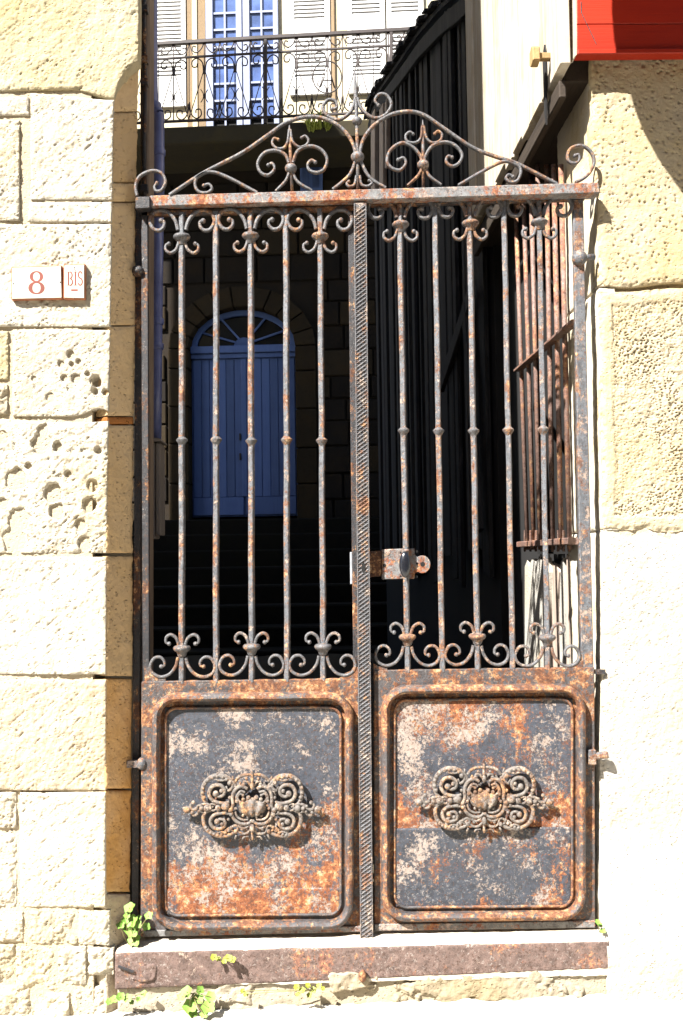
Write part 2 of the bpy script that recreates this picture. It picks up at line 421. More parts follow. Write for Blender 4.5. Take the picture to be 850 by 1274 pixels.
# ------------------------------------------------------------------ displaced stone faces
def patch(name, P, normal, depth, hfun, parent, mat, round_=.006, rim=True, kind=None, label=None):
    nv, nu = P.shape[:2]
    su = np.linalg.norm(np.diff(P, axis=1), axis=2).mean(); sv = np.linalg.norm(np.diff(P, axis=0), axis=2).mean()
    iu = np.minimum(np.arange(nu), nu - 1 - np.arange(nu)) * su
    iv = np.minimum(np.arange(nv), nv - 1 - np.arange(nv)) * sv
    e = np.minimum(iu[None, :], iv[:, None])
    wob = fbm(P[..., 0] * 30 + P[..., 1] * 30, P[..., 2] * 30, 41)
    fall = -round_ * (1 - sstep(0, round_ * 2.4, e + wob * round_ * 1.7))
    h = hfun(P, e) + fall * (.75 + .5 * vn(P[..., 0] * 70 + P[..., 1] * 70, P[..., 2] * 70, 43))
    normal = np.asarray(normal, float); normal = normal / np.linalg.norm(normal)
    F = P + normal * h[..., None]
    if rim:
        G = np.zeros((nv + 2, nu + 2, 3)); G[1:-1, 1:-1] = F
        G[0, 1:-1] = F[0] - normal * depth; G[-1, 1:-1] = F[-1] - normal * depth
        G[1:-1, 0] = F[:, 0] - normal * depth; G[1:-1, -1] = F[:, -1] - normal * depth
        for a, b in ((0, 0), (0, -1), (-1, 0), (-1, -1)):
            G[a, b] = F[0 if a == 0 else -1, 0 if b == 0 else -1] - normal * depth
        F = G; nv += 2; nu += 2
    idx = np.arange(nv * nu).reshape(nv, nu)
    fs = np.stack([idx[:-1, :-1], idx[1:, :-1], idx[1:, 1:], idx[:-1, 1:]], -1).reshape(-1, 4)
    v = F.reshape(-1, 3)
    # winding towards the normal
    q = fs[len(fs) // 2]
    if np.dot(np.cross(v[q[1]] - v[q[0]], v[q[2]] - v[q[0]]), normal) < 0: fs = fs[:, ::-1]
    return mesh_obj(name, v, fs.tolist(), mat, parent, smooth=True, kind=kind, label=label)
def lin(a, b, n): return np.linspace(a, b, n)
def face_px(fL, fR, yT, yB, Y, step=.003, skew=0):
    """grid on a wall plane from photo-pixel borders (numbers or functions)"""
    g = lambda f: f if callable(f) else (lambda t, f=f: f + 0 * t)
    fL, fR, yT, yB = map(g, (fL, fR, yT, yB))
    ym = (yT(np.array(.5)), yB(np.array(.5)))
    wpx = abs(fR(np.mean(ym)) - fL(np.mean(ym))); hpx = abs(ym[1] - ym[0])
    nu = max(4, int(wpx * .00245 / step)); nv = max(4, int(hpx * .00245 / step))
    u = np.linspace(0, 1, nu)[None, :]; v = np.linspace(0, 1, nv)[:, None]
    py = yT(u) * (1 - v) + yB(u) * v
    px = fL(py) * (1 - u) + fR(py) * u
    return W(px, py, Y)
def stone_h(amp=1.0, pits=(), pocked=0.0, tool=1.0, seed=0, tilt=0.0):
    pw = [(W(p[0], p[1], -.08), p[2] * .00242, p[3]) for p in pits]
    def f(P, e):
        x = P[..., 0] + P[..., 1] * .7; z = P[..., 2]
        h = amp * (.007 * fbm(x * 6, z * 6, seed) + .0030 * fbm(x * 34, z * 34, seed + 3) + .0016 * fbm(x * 120, z * 120, seed + 7, 2))
        # slanting dressing marks and pores
        a = (x * .75 + z * .66); b = (-x * .66 + z * .75)
        d, i = worley(a * 62 + seed, b * 100, seed + 11)
        h = h - tool * (.25 + .5 * abs(math.sin(seed * 2.3))) * .0052 * sstep(.42, .12, d) * sstep(.45, .66, i) * sstep(-.1, .35, fbm(x * 7, z * 7, seed + 21))
        q1 = worley(a * 26 + 3 * fbm(x * 20, z * 20, seed + 5), b * 75, seed + 13)  # slanting claw-chisel nicks
        h = h - tool * .0035 * sstep(.30, .06, q1[0]) * sstep(.45, .7, q1[1])
        if pocked:
            d, i = worley(x * 26, z * 30, seed + 31)
            h = h - pocked * .012 * sstep(.42, .14, d) * sstep(.66, .75, i)
        for (c, r, dp) in pw:
            dp = dp * 1.5
            rr = np.hypot((P[..., 0] - c[0]), (z - c[2]) * .85) / (r * .88) + .22 * fbm(x * 45, z * 45, 77)
            h = h - dp * sstep(1.0, .45, rr)
        return h
    return f

# ================================================================== STRUCTURE
gm = MB(); gm.add([(-300, -300, -.05), (300, -300, -.05), (300, 300, -.05), (-300, 300, -.05)], [(0, 1, 2, 3)])
part('ground', gm, GROUND, None, kind='structure')
def street():
    xs = np.linspace(-2.2, 2.4, 240); ys = np.linspace(-2.6, .06, 150)
    X, Yy = np.meshgrid(xs, ys)
    Z = .022 + .010 * fbm(X * 3, Yy * 3, 4) + .005 * fbm(X * 18, Yy * 18, 5) + .022 * sstep(-.25, -.10, Yy) * sstep(.45, .0, np.abs(X - .3) - .5) * (.6 + .6 * fbm(X * 9, Yy * 9, 8))
    Z -= .004 * sstep(.4, .1, worley(X * 45, Yy * 45, 6)[0])
    P = np.stack([X, Yy, Z], -1)
    patch('street', P, (0, 0, 1), .15, lambda P, e: np.zeros(P.shape[:2]), None, GROUND, round_=.001, kind='structure')
street()
def courtyard():
    xs = np.linspace(-6, 1.6, 60); ys = np.linspace(.07, 5.6, 60)
    X, Yy = np.meshgrid(xs, ys)
    Z = .13 + .06 * Yy + .03 * fbm(X * 2, Yy * 2, 3)
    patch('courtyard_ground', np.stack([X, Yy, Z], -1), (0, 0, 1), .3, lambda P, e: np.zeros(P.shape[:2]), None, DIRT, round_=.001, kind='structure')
courtyard()

# ================================================================== LEFT HOUSE
lh = thing('stone_house', 'sunlit cream limestone house wall with pocked blocks to the left of the gate', 'house', (-1.2, 0, 0))
mb = MB()
mb.box(-6, -.66, -.0725, .14, -.04, 3.4)                 # core behind the facing stones
mb.box(-6, -.80, .14, 1.25, -.04, 3.4)
part('wall_core', mb, MORTAR, lh)
mb = MB(); mb.box(-6, -.53, -.075, .10, 3.4, 12.3); mb.box(-6, -.80, .10, 1.25, 3.4, 12.3); mb.box(-6, -2.4, 1.25, 5.0, -.04, 11.0); mb.box(-6, -3.63, 1.25, 5.0, 11.0, 12.3)  # unseen rear wing, heights shaped to throw the courtyard and balcony shade
part('upper_wall', mb, STONE, lh)
mb = MB(); mb.box(-6.2, -.50, -.10, 1.25, 12.3, 12.45); mb.box(-6.2, -3.6, 1.25, 5.02, 12.3, 12.45)
part('roof', mb, SLATE, lh)
def xr(y):                                              # right edge of the front face
    return np.interp(y, [-200, 74, 80, 88, 98, 112, 128, 500, 700, 1130, 1300], [173, 172, 164, 156, 150, 145, 141, 135, 132, 131, 134])
YF = -.08
LW = [  # fL, fR, yT, yB, material, options
    (-260, xr, -150, lambda u: 117 - 7 * u + 12 * sstep(.86, 1, u), STONE_YEL, dict(seed=1, tool=.8)),
    (-200, 36, 121, 143, STONE, dict(seed=2)),
    (-200, 24, 149, 274, STONE_ROUGH, dict(seed=3, amp=1.4)),
    (38, xr, lambda u: 116 + 8 * u, 248, STONE, dict(seed=4)),
    (36, xr, 251, 276, STONE, dict(seed=5)),
    (-260, xr, 279, 406, STONE, dict(seed=6)),
    (-200, 10, 412, 472, STONE_YEL, dict(seed=7)),
    (-200, 9, 478, 515, STONE_ROUGH, dict(seed=8, amp=1.5)),
    (16, xr, 410, lambda u: 518 - 10 * np.exp(-((u - .9) / .15) ** 2), STONE_ROUGH, dict(seed=9, amp=1.1, pits=[(88, 441, 6, .014), (76, 453, 5, .012), (89, 453, 4, .01), (98, 450, 4, .01), (80, 470, 5, .012), (95, 471, 7, .016), (119, 474, 9, .02), (118, 486, 6, .014), (131, 488, 5, .012), (109, 465, 4, .01), (42, 471, 4, .008), (63, 495, 7, .010)])),
    (-260, xr, lambda u: 522 + 4 * np.sin(u * 9), 688, STONE_ROUGH, dict(seed=10, amp=1.35, pocked=.30, tool=1.2, pits=[(52, 553, 15, .034), (20, 596, 15, .034), (66, 614, 14, .032), (70, 636, 12, .026), (23, 647, 16, .04), (17, 672, 17, .036), (3, 545, 9, .024), (3, 627, 9, .024), (72, 556, 7, .016), (54, 535, 9, .014), (112, 628, 12, .018), (100, 653, 9, .018), (105, 676, 10, .022), (116, 605, 10, .012), (122, 560, 6, .01), (35, 580, 6, .012), (85, 590, 6, .01)])),
    (-260, xr, 693, 839, STONE, dict(seed=11, amp=.9)),
    (-260, xr, 846, lambda u: 980 + 4 * u, STONE_RED, dict(seed=12, amp=1.2)),
    (-200, 20, 986, 1030, STONE_ROUGH, dict(seed=13, amp=1.6)),
    (-200, 19, 1034, 1066, STONE, dict(seed=14, amp=1.5)),
    (-200, 20, 1070, 1128, STONE_ROUGH, dict(seed=15, amp=1.6)),
    (25, xr, 986, 1129, STONE, dict(seed=16)),
    (-260, 28, 1135, 1172, STONE_ROUGH, dict(seed=17, amp=2.2)),
    (31, 96, 1134, 1175, STONE_ROUGH, dict(seed=18, amp=2.2)),
    (98, 136, 1134, 1176, STONE, dict(seed=19, amp=2)),
    (-260, 18, 1176, 1222, STONE_ROUGH, dict(seed=20, amp=2.4)),
    (20, 70, 1179, 1232, STONE_ROUGH, dict(seed=21, amp=2.4)),
    (72, 107, 1178, 1226, STONE, dict(seed=22, amp=2.2)),
    (109, 141, 1180, 1214, STONE_ROUGH, dict(seed=23, amp=2.2)),
    (-260, 40, 1227, 1268, STONE_ROUGH, dict(seed=24, amp=2.4)),
    (43, 86, 1236, 1276, STONE, dict(seed=25, amp=2.2)),
    (89, 130, 1230, 1280, STONE_ROUGH, dict(seed=26, amp=2.4)),
]
for (a, b, c, d, mt, op) in LW:
    P = face_px(a, b, c, d, YF, .0028)
    patch('stone', P, (0, -1, 0), .05, stone_h(**op), lh, mt, round_=.003 if op.get('amp', 1) < 1.5 else .007)
# splayed jamb: from the front corner back to the gate
def jamb(y0, y1, mt, seed, off=0.0):
    n = max(4, int((y1 - y0) * .00245 / .0035))
    yy = np.linspace(y0, y1, n)
    xf = np.interp(yy, [70, 128, 500, 700, 1130, 1300], [142, 141, 135, 132, 131, 134])
    xb = np.interp(yy, [70, 200, 690, 1130, 1300], [173, 170, 166, 163, 166])
    A = W(xf, yy, YF + .004); B = W(xb, yy, .012)
    t = np.linspace(0, 1, 26)[None, :, None]
    P = A[:, None] * (1 - t) + B[:, None] * t
    nrm = np.array([.8, -.6, 0])
    patch('jamb_stone', P + nrm * off, nrm, .05, stone_h(seed=seed, amp=.9, tool=.5), lh, mt, round_=.004)
for (y0, y1, mt, s) in ((66, 138, JAMB, 51), (140, 226, JAMB, 52), (228, 250, JAMB, 53), (252, 404, JAMB, 54), (406, 517, JAMB, 55), (529, 688, JAMB, 56), (692, 841, JAMB, 57), (845, 981, JAMB_BROWN, 58), (984, 1110, JAMB_BROWN, 59), (1113, 1290, STONE_RED, 60)):
    jamb(y0, y1, mt, s)
jamb(518.5, 527.5, M_stone('jamb_tile', base=(.30, .12, .035), dark=(.22, .08, .03), yellow=(.3, .14, .05)), 61, -.002)

# unseen house added behind the viewpoint to cut sky light on the gate
oh = thing('added_opposite_house', 'unseen plain stone house added across the street to dim the sky light', 'house', (0, -6.4, 0))
part('wall', MB().box(-14, 14, -9, -6.4, -.04, 5.9), STONE_RED, oh)
part('roof', MB().box(-14.1, 14.1, -9.1, -6.35, 5.9, 6.0), SLATE, oh)
for k in range(-3, 4):
    for z0 in (.9, 3.6):
        w_ = part('window', MB().box(k * 3.2 - .5, k * 3.2 + .5, -6.42, -6.37, z0, z0 + 1.6), WINPAINT, oh, bevel=.01)
        for g in (-1, 1):
            part('pane', MB().box(k * 3.2 + g * .24 - .2, k * 3.2 + g * .24 + .2, -6.368, -6.36, z0 + .08, z0 + 1.52), DARKGLASS, w_)
# house number tiles --------------------------------------------------
def plaque(name, label, quad, screws):
    c = W(np.mean([q[0] for q in quad]), max(q[1] for q in quad), YF)
    t = thing(name, label, 'house number', (c[0], c[1], c[2]), 'house number tiles')
    part('backing', MB().pxbox(quad, YF - .012, YF + .006), TRIMRED, t, bevel=.0012)
    (a, b, cc, d) = quad; i = 1.3
    part('enamel_face', MB().pxbox([(a[0] + i, a[1] + i), (b[0] - i, b[1] + i), (cc[0] - i, cc[1] - i), (d[0] + i, d[1] - i)], YF - .0145, YF - .0118), ENAMEL, t, bevel=.0006)
    for (x, y) in screws:
        part('screw', MB().ball(W(x, y, YF - .0146), .0022, (1, .5, 1)), IRON_DARK, t, smooth=True)
    return t
p8 = plaque('number_tile', 'large cream enamel tile with a red figure 8 on the pocked wall', [(14, 332), (77, 330), (78, 371.5), (14, 373)], [(17, 353), (75, 351)])
pb = plaque('number_tile', 'small narrow cream tile reading BIS just right of the figure 8 tile', [(79, 329), (106, 328), (106, 372), (79, 371.5)], [(93, 333), (93, 371)])
def ribbon(pts, w, Y=YF - .0146, closed=False):
    """flat stroke through photo pixels; w = width(s) in pixels"""
    p = np.asarray(pts, float); n = len(p); w = np.full(n, w) if np.isscalar(w) else np.asarray(w, float)
    L = []; Rr = []
    for i in range(n):
        t = (p[(i + 1) % n] - p[i - 1]) if closed else (p[min(i + 1, n - 1)] - p[max(i - 1, 0)])
        t = t / np.hypot(*t); m = np.array([-t[1], t[0]])
        L.append(p[i] + m * w[i] / 2); Rr.append(p[i] - m * w[i] / 2)
    q = np.array(L + Rr); v = W(q[:, 0], q[:, 1], Y); v2 = v.copy(); v2[:, 1] += .0006
    mbb = MB(); fs = []
    for i in range(n if closed else n - 1):
        j = (i + 1) % n
        fs += [(i, j, n + j, n + i), (i, 2 * n + i, 2 * n + j, j), (n + i, n + j, 3 * n + j, 3 * n + i)]
    return mbb.add(list(v) + list(v2), fs)
def ell(cx, cy, rx, ry, a0, a1, n=24):
    a = np.radians(np.linspace(a0, a1, n)); return np.stack([cx + rx * np.cos(a), cy - ry * np.sin(a)], -1)
mb = MB()
for (cy, rx, ry, w) in ((344.2, 6.3, 6.2, 3.6), (358.2, 7.6, 7.0, 4.4)):
    a = np.radians(np.linspace(0, 360, 40, endpoint=False))
    pts = np.stack([45.5 + rx * np.cos(a), cy - ry * np.sin(a)], -1)
    rb = ribbon(pts, 1.7 + (w - .9) * np.cos(a) ** 2, closed=True, Y=YF - .0146 - (.0002 if ry > 6.5 else 0)); mb.add(rb.v, rb.f)
part('numeral', mb, NUMRED, p8)
mb = MB()
def addr(pts, w, k=0):
    rb = ribbon(pts, w, Y=YF - .0146 - .00012 * k); mb.add(rb.v, rb.f)
addr([(85.3, 338), (85.3, 355)], 2.0); addr([(83.6, 338.3), (88, 338.3)], .9, 1); addr([(83.6, 354.8), (88, 354.8)], .9, 1)
addr(ell(87.2, 342.3, 2.6, 4, 90, -90, 12), 1.6, 2); addr(ell(87.2, 350.8, 3, 4.2, 90, -90, 12), 1.6, 3)
addr([(94, 338), (94, 355)], 2.1); addr([(92.2, 338.3), (95.8, 338.3)], .9, 1); addr([(92.2, 354.8), (95.8, 354.8)], .9, 1); addr([(92.6, 334.5), (94.2, 337)], .9, 2)
addr(np.concatenate([ell(100, 342, 2.3, 4, 20, 265, 14), ell(100, 350.6, 2.5, 4.3, 85, -160, 14)]), 1.7)
part('letters', mb, NUMRED, pb)
mb = MB(); addr([(88.5, 361), (97, 361)], 2.4)
part('dash', mb, NUMRED, pb)

# post, drainpipe and casing behind the jamb -----------------------------
c = W(180, 700, .2)
tp = thing('timber_post', 'weathered grey timber post standing between the left jamb and the gate', 'post', (c[0], .2, .1))
mb = MB(); a = W([174, 186, 176, 184], [-120, -120, 1170, 1170], .16)
mb.hexa([a[2], a[3], a[3] + (0, .10, 0), a[2] + (0, .10, 0)], [a[0], a[1], a[1] + (0, .10, 0), a[0] + (0, .10, 0)])
part('post', mb, POSTWOOD, tp, bevel=.006)
mb = MB(); mb.tube(W(np.array([180, 179.5, 181, 179, 180]), np.array([-120, 30, 110, 180, 250]), .147), .007, n=7)
part('cable', mb, IRON_DARK, tp, smooth=True)
for y in (12, 75, 103, 235):
    q = W(180, y, .147); part('clip', MB().box(q[0] - .012, q[0] + .012, q[1] - .012, q[1] + .012, q[2] - .012, q[2] + .012), IRON_DARK, tp, bevel=.002)
mb = MB(); mb.pxbox([(169, 262), (177, 262), (172, 1150), (164, 1150)], .02, .10)
part('iron_stop', mb, IRON_DARK, tp)
mb = MB(); q = W(172, 337, .0); mb.ball(q, .020, (1.0, 1, .8)); mb.box(q[0] - .02, q[0] + .012, -.0, .05, q[2] - .014, q[2] + .014)
part('hinge_pin', mb, IRON_DARK, tp, smooth=True, sharp=40)
YP = .75
c = W(196, 545, YP)
dp = thing('drainpipe', 'blue painted drainpipe with an elbow running down behind the left jamb', 'drainpipe', (c[0], YP, c[2]))
top = W(np.array([189.5, 189.5, 190, 192, 197.5, 198, 198]), np.array([-160, 60, 118, 131, 141, 152, 250]), YP)
part('upper_pipe', MB().tube(spline(top, 5), .021, n=14), ZINC, dp, smooth=True)
part('lower_pipe', MB().tube(W(np.array([197.8, 196.5, 195.5, 194.5]), np.array([250.5, 350, 450, 550]), YP), .020, n=14), ZINC, dp, smooth=True)
for y, x in ((132, 193), (190, 198), (252, 198), (400, 196), (431, 195.7)):
    part('collar', MB().lathe([(.0235, -.012), (.0255, -.008), (.0255, .008), (.0235, .012)], W(x, y, YP), 14), ZINC, dp, smooth=True, sharp=40)
c = W(192, 670, YP)
pc = thing('pipe_casing', 'grey two-sided wooden casing around the foot of the drainpipe', 'casing', (c[0], YP, c[2]))
def pxb(x0, x1, y0, y1, Y0, Y1): return MB().pxbox([(x0, y0), (x1, y0), (x1, y1), (x0, y1)], Y0, Y1)
part('side_board', pxb(183.5, 193, 551, 670, YP - .05, YP + .06), CASING, pc, bevel=.003)
part('front_board', pxb(193.7, 199.5, 551, 666, YP - .055, YP + .06), CASING, pc, bevel=.003)
part('cap', MB().prism([tuple(W(x, y, YP - .065)) for x, y in ((182, 549), (201.5, 549), (199, 545.5), (184, 543))], (0, .14, 0)), CASING, pc)

# ================================================================== HOUSE ACROSS THE COURTYARD
bh = thing('back_house', 'cream house across the courtyard with balcony and blue arched door in shade', 'house', (0, 9.0, 1.9))
U0, _ = UV(120, 300); U1, _ = UV(640, 300)
vb = UV(300, 640)[1]                                     # door sill level
v_slab = UV(330, 156, .8)[1]
mb = MB(); mb.fbox(U0 - 1.5, U1 + 1.5, v_slab - .05, 11.5, -.6, 0)
# upper wall left whole: windows are set proud of a recess panel
part('upper_wall', mb, HOUSE, bh)
ul, ur = UV(236, 600)[0], UV(369, 600)[0]
vl, vt = UV(300, 432)[1], UV(305, 384)[1]
uc = (ul + ur) / 2; ra = (ur - ul) / 2 * 1.02
mb = MB()
mb.fbox(U0 - 1.5, ul - .03, vb - 2.0, v_slab - .06, -.6, -.03); mb.fbox(ur + .03, U1 + 1.5, vb - 2.0, v_slab - .06, -.6, -.03)
mb.fbox(ul - .03, ur + .03, vb - 2.0, vb - .12, -.6, -.03)
zt = v_slab - .06
arc = [(uc + (ur - ul + .06) / 2 * math.cos(a), vl + (vt - vl + .06) * math.sin(a)) for a in np.linspace(math.pi, 0, 17)]
for i in range(16):
    (a0, b0), (a1, b1) = arc[i], arc[i + 1]
    mb.hexa([FW(a0, b0, -.03), FW(a1, b1, -.03), FW(a1, b1, -.6), FW(a0, b0, -.6)], [FW(a0, zt, -.03), FW(a1, zt, -.03), FW(a1, zt, -.6), FW(a0, zt, -.6)])
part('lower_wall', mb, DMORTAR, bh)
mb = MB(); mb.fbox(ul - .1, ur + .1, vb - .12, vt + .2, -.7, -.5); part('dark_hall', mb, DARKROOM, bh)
# coursed stones of the shaded ground floor
def in_door(u0, u1, v0, v1):
    return u1 > ul - .28 and u0 < ur + .28 and v0 < vt + .32
random.seed(11)
v = vb - 1.6; row = 0
while v < v_slab - .55:
    h = random.uniform(.26, .36); u = U0 - .3 + random.uniform(-.4, 0)
    while u < U1 + .2:
        w = random.uniform(.38, .75)
        a, b = u + .012, u + w - .012; lo, hi = v + .01, v + h - .01
        segs = [(a, b)]
        if in_door(a, b, lo, hi):
            segs = []
            if a < ul - .30: segs.append((a, min(b, ul - .30)))
            if b > ur + .30: segs.append((max(a, ur + .30), b))
        for (s0, s1) in segs:
            if s1 - s0 > .08:
                j = random.uniform(-.012, .012)
                mbb = MB(); mbb.fbox(s0, s1, lo, hi, -.05, .012 + j)
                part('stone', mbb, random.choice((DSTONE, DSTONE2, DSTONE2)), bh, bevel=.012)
        u += w
    v += h; row += 1
# door surround: jamb stones and voussoirs
for (s, e) in ((ul - .27, ul - .005), (ur + .005, ur + .27)):
    vv = vb - .1
    while vv < vl - .02:
        hh = min(random.uniform(.4, .6), vl - vv)
        mbb = MB(); mbb.fbox(s, e, vv + .008, vv + hh - .008, -.3, .022); part('jamb_stone', mbb, DSTONE, bh, bevel=.01)
        vv += hh
nv_ = 11
for i in range(nv_):
    a0 = math.pi - math.pi * (i + .04) / nv_; a1 = math.pi - math.pi * (i + .96) / nv_
    ri = ((ur - ul) / 2 + .005, vt - vl + .03); ro = ((ur - ul) / 2 + .27, vt - vl + .30)
    q = [(uc + ri[0] * math.cos(a0), vl + ri[1] * math.sin(a0)), (uc + ri[0] * math.cos(a1), vl + ri[1] * math.sin(a1)), (uc + ro[0] * math.cos(a1), vl + ro[1] * math.sin(a1)), (uc + ro[0] * math.cos(a0), vl + ro[1] * math.sin(a0))]
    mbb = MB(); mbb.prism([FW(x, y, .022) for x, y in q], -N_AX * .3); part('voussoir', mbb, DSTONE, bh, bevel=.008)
# blue double door with fanlight
WD = -.16
dr = part('door', MB().fbox(ul, ur, vb - .02, vl + .02, WD - .06, WD - .02), BLUEDOOR, bh)
um = (ul + ur) / 2
for (a, b) in ((ul + .02, um - .015), (um + .015, ur - .02)):
    n = 6; w = (b - a) / n
    for i in range(n):
        mbb = MB(); mbb.fbox(a + i * w + .004, a + (i + 1) * w - .004, vb + .24, vl - .12, WD - .02, WD); part('plank', mbb, BLUEDOOR, dr, bevel=.004)
    mbb = MB(); mbb.fbox(a, b, vb, vb + .232, WD - .02, WD + .012); part('bottom_board', mbb, BLUEDOOR, dr, bevel=.005)
mbb = MB(); mbb.fbox(um - .035, um + .035, vb + .24, vl - .12, WD - .01, WD + .02); part('cover_strip', mbb, BLUEDOOR, dr, bevel=.006)
for vv in (.45, .33):
    mbb = MB(); mbb.fbox(um - .065, um - .045, vb + (vl - vb) * vv, vb + (vl - vb) * vv + .09, WD, WD + .03); part('lock_plate', mbb, IRON_DARK, dr, bevel=.004)
mbb = MB(); mbb.fbox(ul, ur, vl - .11, vl - .05, WD - .02, WD + .03); mbb.fbox(ul - .0, ur + .0, vl - .045, vl + .05, WD - .02, WD + .06); part('transom', mbb, BLUEDOOR, dr, bevel=.006)
fl = part('fanlight', MB().prism([FW(uc + (ur - ul) / 2 * .99 * math.cos(a), vl + .03 + (vt - vl - .02) * math.sin(a), WD - .05) for a in np.linspace(math.pi, 0, 21)], -N_AX * .01), DARKGLASS, bh)
A = [FW(uc + ((ur - ul) / 2 - .04) * math.cos(a), vl + .05 + (vt - vl - .06) * math.sin(a), WD - .02) for a in np.linspace(math.pi, 0, 25)]
part('arch_frame', MB().tube(A, 1.0, prof=sq(.035, .03), B=N_AX), BLUEDOOR, fl)
for k, a in enumerate(np.radians([28, 62, 118, 152])):
    part('spoke', MB().tube([FW(uc + .12 * math.cos(a), vl + .06 + .1 * math.sin(a), WD - .02), FW(uc + ((ur - ul) / 2 - .06) * math.cos(a), vl + .05 + (vt - vl - .08) * math.sin(a), WD - .02)], 1.0, prof=sq(.013, .012), B=N_AX), BLUEDOOR, fl)
part('hub', MB().prism([FW(uc + .13 * math.cos(a), vl + .05 + .12 * math.sin(a), WD - .015) for a in np.linspace(math.pi, 0, 11)], -N_AX * .03), BLUEDOOR, fl)
# shuttered small window under the balcony
a0, b0 = UV(374, 240); a1, b1 = UV(401, 199)
sw = part('window', MB().fbox(a0, a1, b0, b1, -.05, .03), BLUEDOOR, bh, bevel=.006)
for k in range(2):
    mbb = MB(); x0 = a0 + .03 + k * (a1 - a0 - .03) / 2; mbb.fbox(x0, x0 + (a1 - a0) / 2 - .06, b0 + .05, b1 - .05, .03, .038); part('pane', mbb, GLASS, sw)
# French window
def fpx(x0, x1, y0, y1, w0, w1, off=0.0):
    ua, va = UV((x0 + x1) / 2, y1, off); ub, vb_ = UV((x0 + x1) / 2, y0, off)
    u0 = UV(x0, (y0 + y1) / 2, off)[0]; u1 = UV(x1, (y0 + y1) / 2, off)[0]
    return (u0, u1, va, vb_, w0, w1)
def fb(*a): m_ = MB(); m_.fbox(*a); return m_
part('window_surround', fb(*fpx(233, 257, -90, 165, 0, .035)), HSTONE, bh, bevel=.01)
part('window_surround', fb(*fpx(240, 246, -90, 165, .035, .05)), HOUSE, bh)
part('window_surround', fb(*fpx(411.5, 417, -90, 165, 0, .035)), HSTONE, bh, bevel=.01)
fw = part('french_window', fb(*fpx(257, 346, -80, 165, 0, .012)), DARKROOM, bh)
for (x0, x1) in ((257, 266), (294.5, 302), (303, 311.5), (340.5, 347)):
    part('stile', fb(*fpx(x0, x1, -80, 165, .012, .06)), WINPAINT, fw, bevel=.006)
for (x0, x1, xm, ys) in ((266, 294.5, 280.5, [-70, -47, -25, -3, 18.5, 39, 60.5, 83, 106, 127, 150]), (311.5, 340.5, 326, [-72, -49, -27, -5, 16.5, 37, 59, 80.5, 104, 125, 148])):
    for (q0, q1) in ((x0, xm - 1), (xm + 1, x1)):
        for a, b in zip(ys[:-1], ys[1:]):
            part('pane', fb(*fpx(q0, q1, a, b, .014, .02)), GLASS, fw)
    part('muntin', fb(*fpx(xm - 1.1, xm + 1.1, -80, 165, .02, .045)), WINPAINT, fw)
    for y in ys: part('glazing_bar', fb(*fpx(x0, x1, y - 1.2, y + 1.2, .02, .043)), WINPAINT, fw)
# louvred shutters
def shutter(x0, x1, fields, y0=-90, y1=118, pitch=5.0):
    u0, u1, va, vb_, _, _ = fpx(x0, x1, y0, y1, 0, 0)
    s = part('shutter', fb(u0, u1, va, vb_, .005, .022), SHUT, bh)
    st = (u1 - u0) * .13
    for (a, b) in ((u0, u0 + st), (u1 - st, u1)): part('stile', fb(a, b, va, vb_, .022, .052), SHUT, s, bevel=.004)
    proto = None
    edges = [y0] + [e for f in fields for e in f] + [y1]
    for a, b in zip(edges[0::2], edges[1::2]):
        if b - a > 1:
            q = fpx(x0, x1, a, b, 0, 0); part('rail', fb(u0 + st + .003, u1 - st - .003, q[2], q[3], .022, .048), SHUT, s, bevel=.004)
    for (a, b) in fields:
        qa = fpx(x0, x1, a, b, 0, 0); n = max(1, int(round((b - a) / pitch))); dv = (qa[3] - qa[2]) / n
        for i in range(n):
            vc = qa[2] + (i + .5) * dv
            if proto is None:
                h = dv * .52
                m_ = MB(); m_.hexa([FW(u0 + st, vc - h, .046), FW(u1 - st, vc - h, .046), FW(u1 - st, vc - h + .010, .05), FW(u0 + st, vc - h + .010, .05)], [FW(u0 + st, vc + h * .5, .024), FW(u1 - st, vc + h * .5, .024), FW(u1 - st, vc + h * .5 + .010, .028), FW(u0 + st, vc + h * .5 + .010, .028)])
                proto = part('slat', m_, SHUT, s); pv = vc; base = WPOS[proto.name].copy()
            else: dup(proto, base + np.array([0, 0, vc - pv]), s)
shutter(190, 232, [(-80, 100)], y1=135)
shutter(360, 411, [(-80, 28), (48, 100)], y1=120)
shutter(432, 479, [(-80, 22), (45, 98)])
shutter(481, 527, [(-80, 20), (43, 96)])
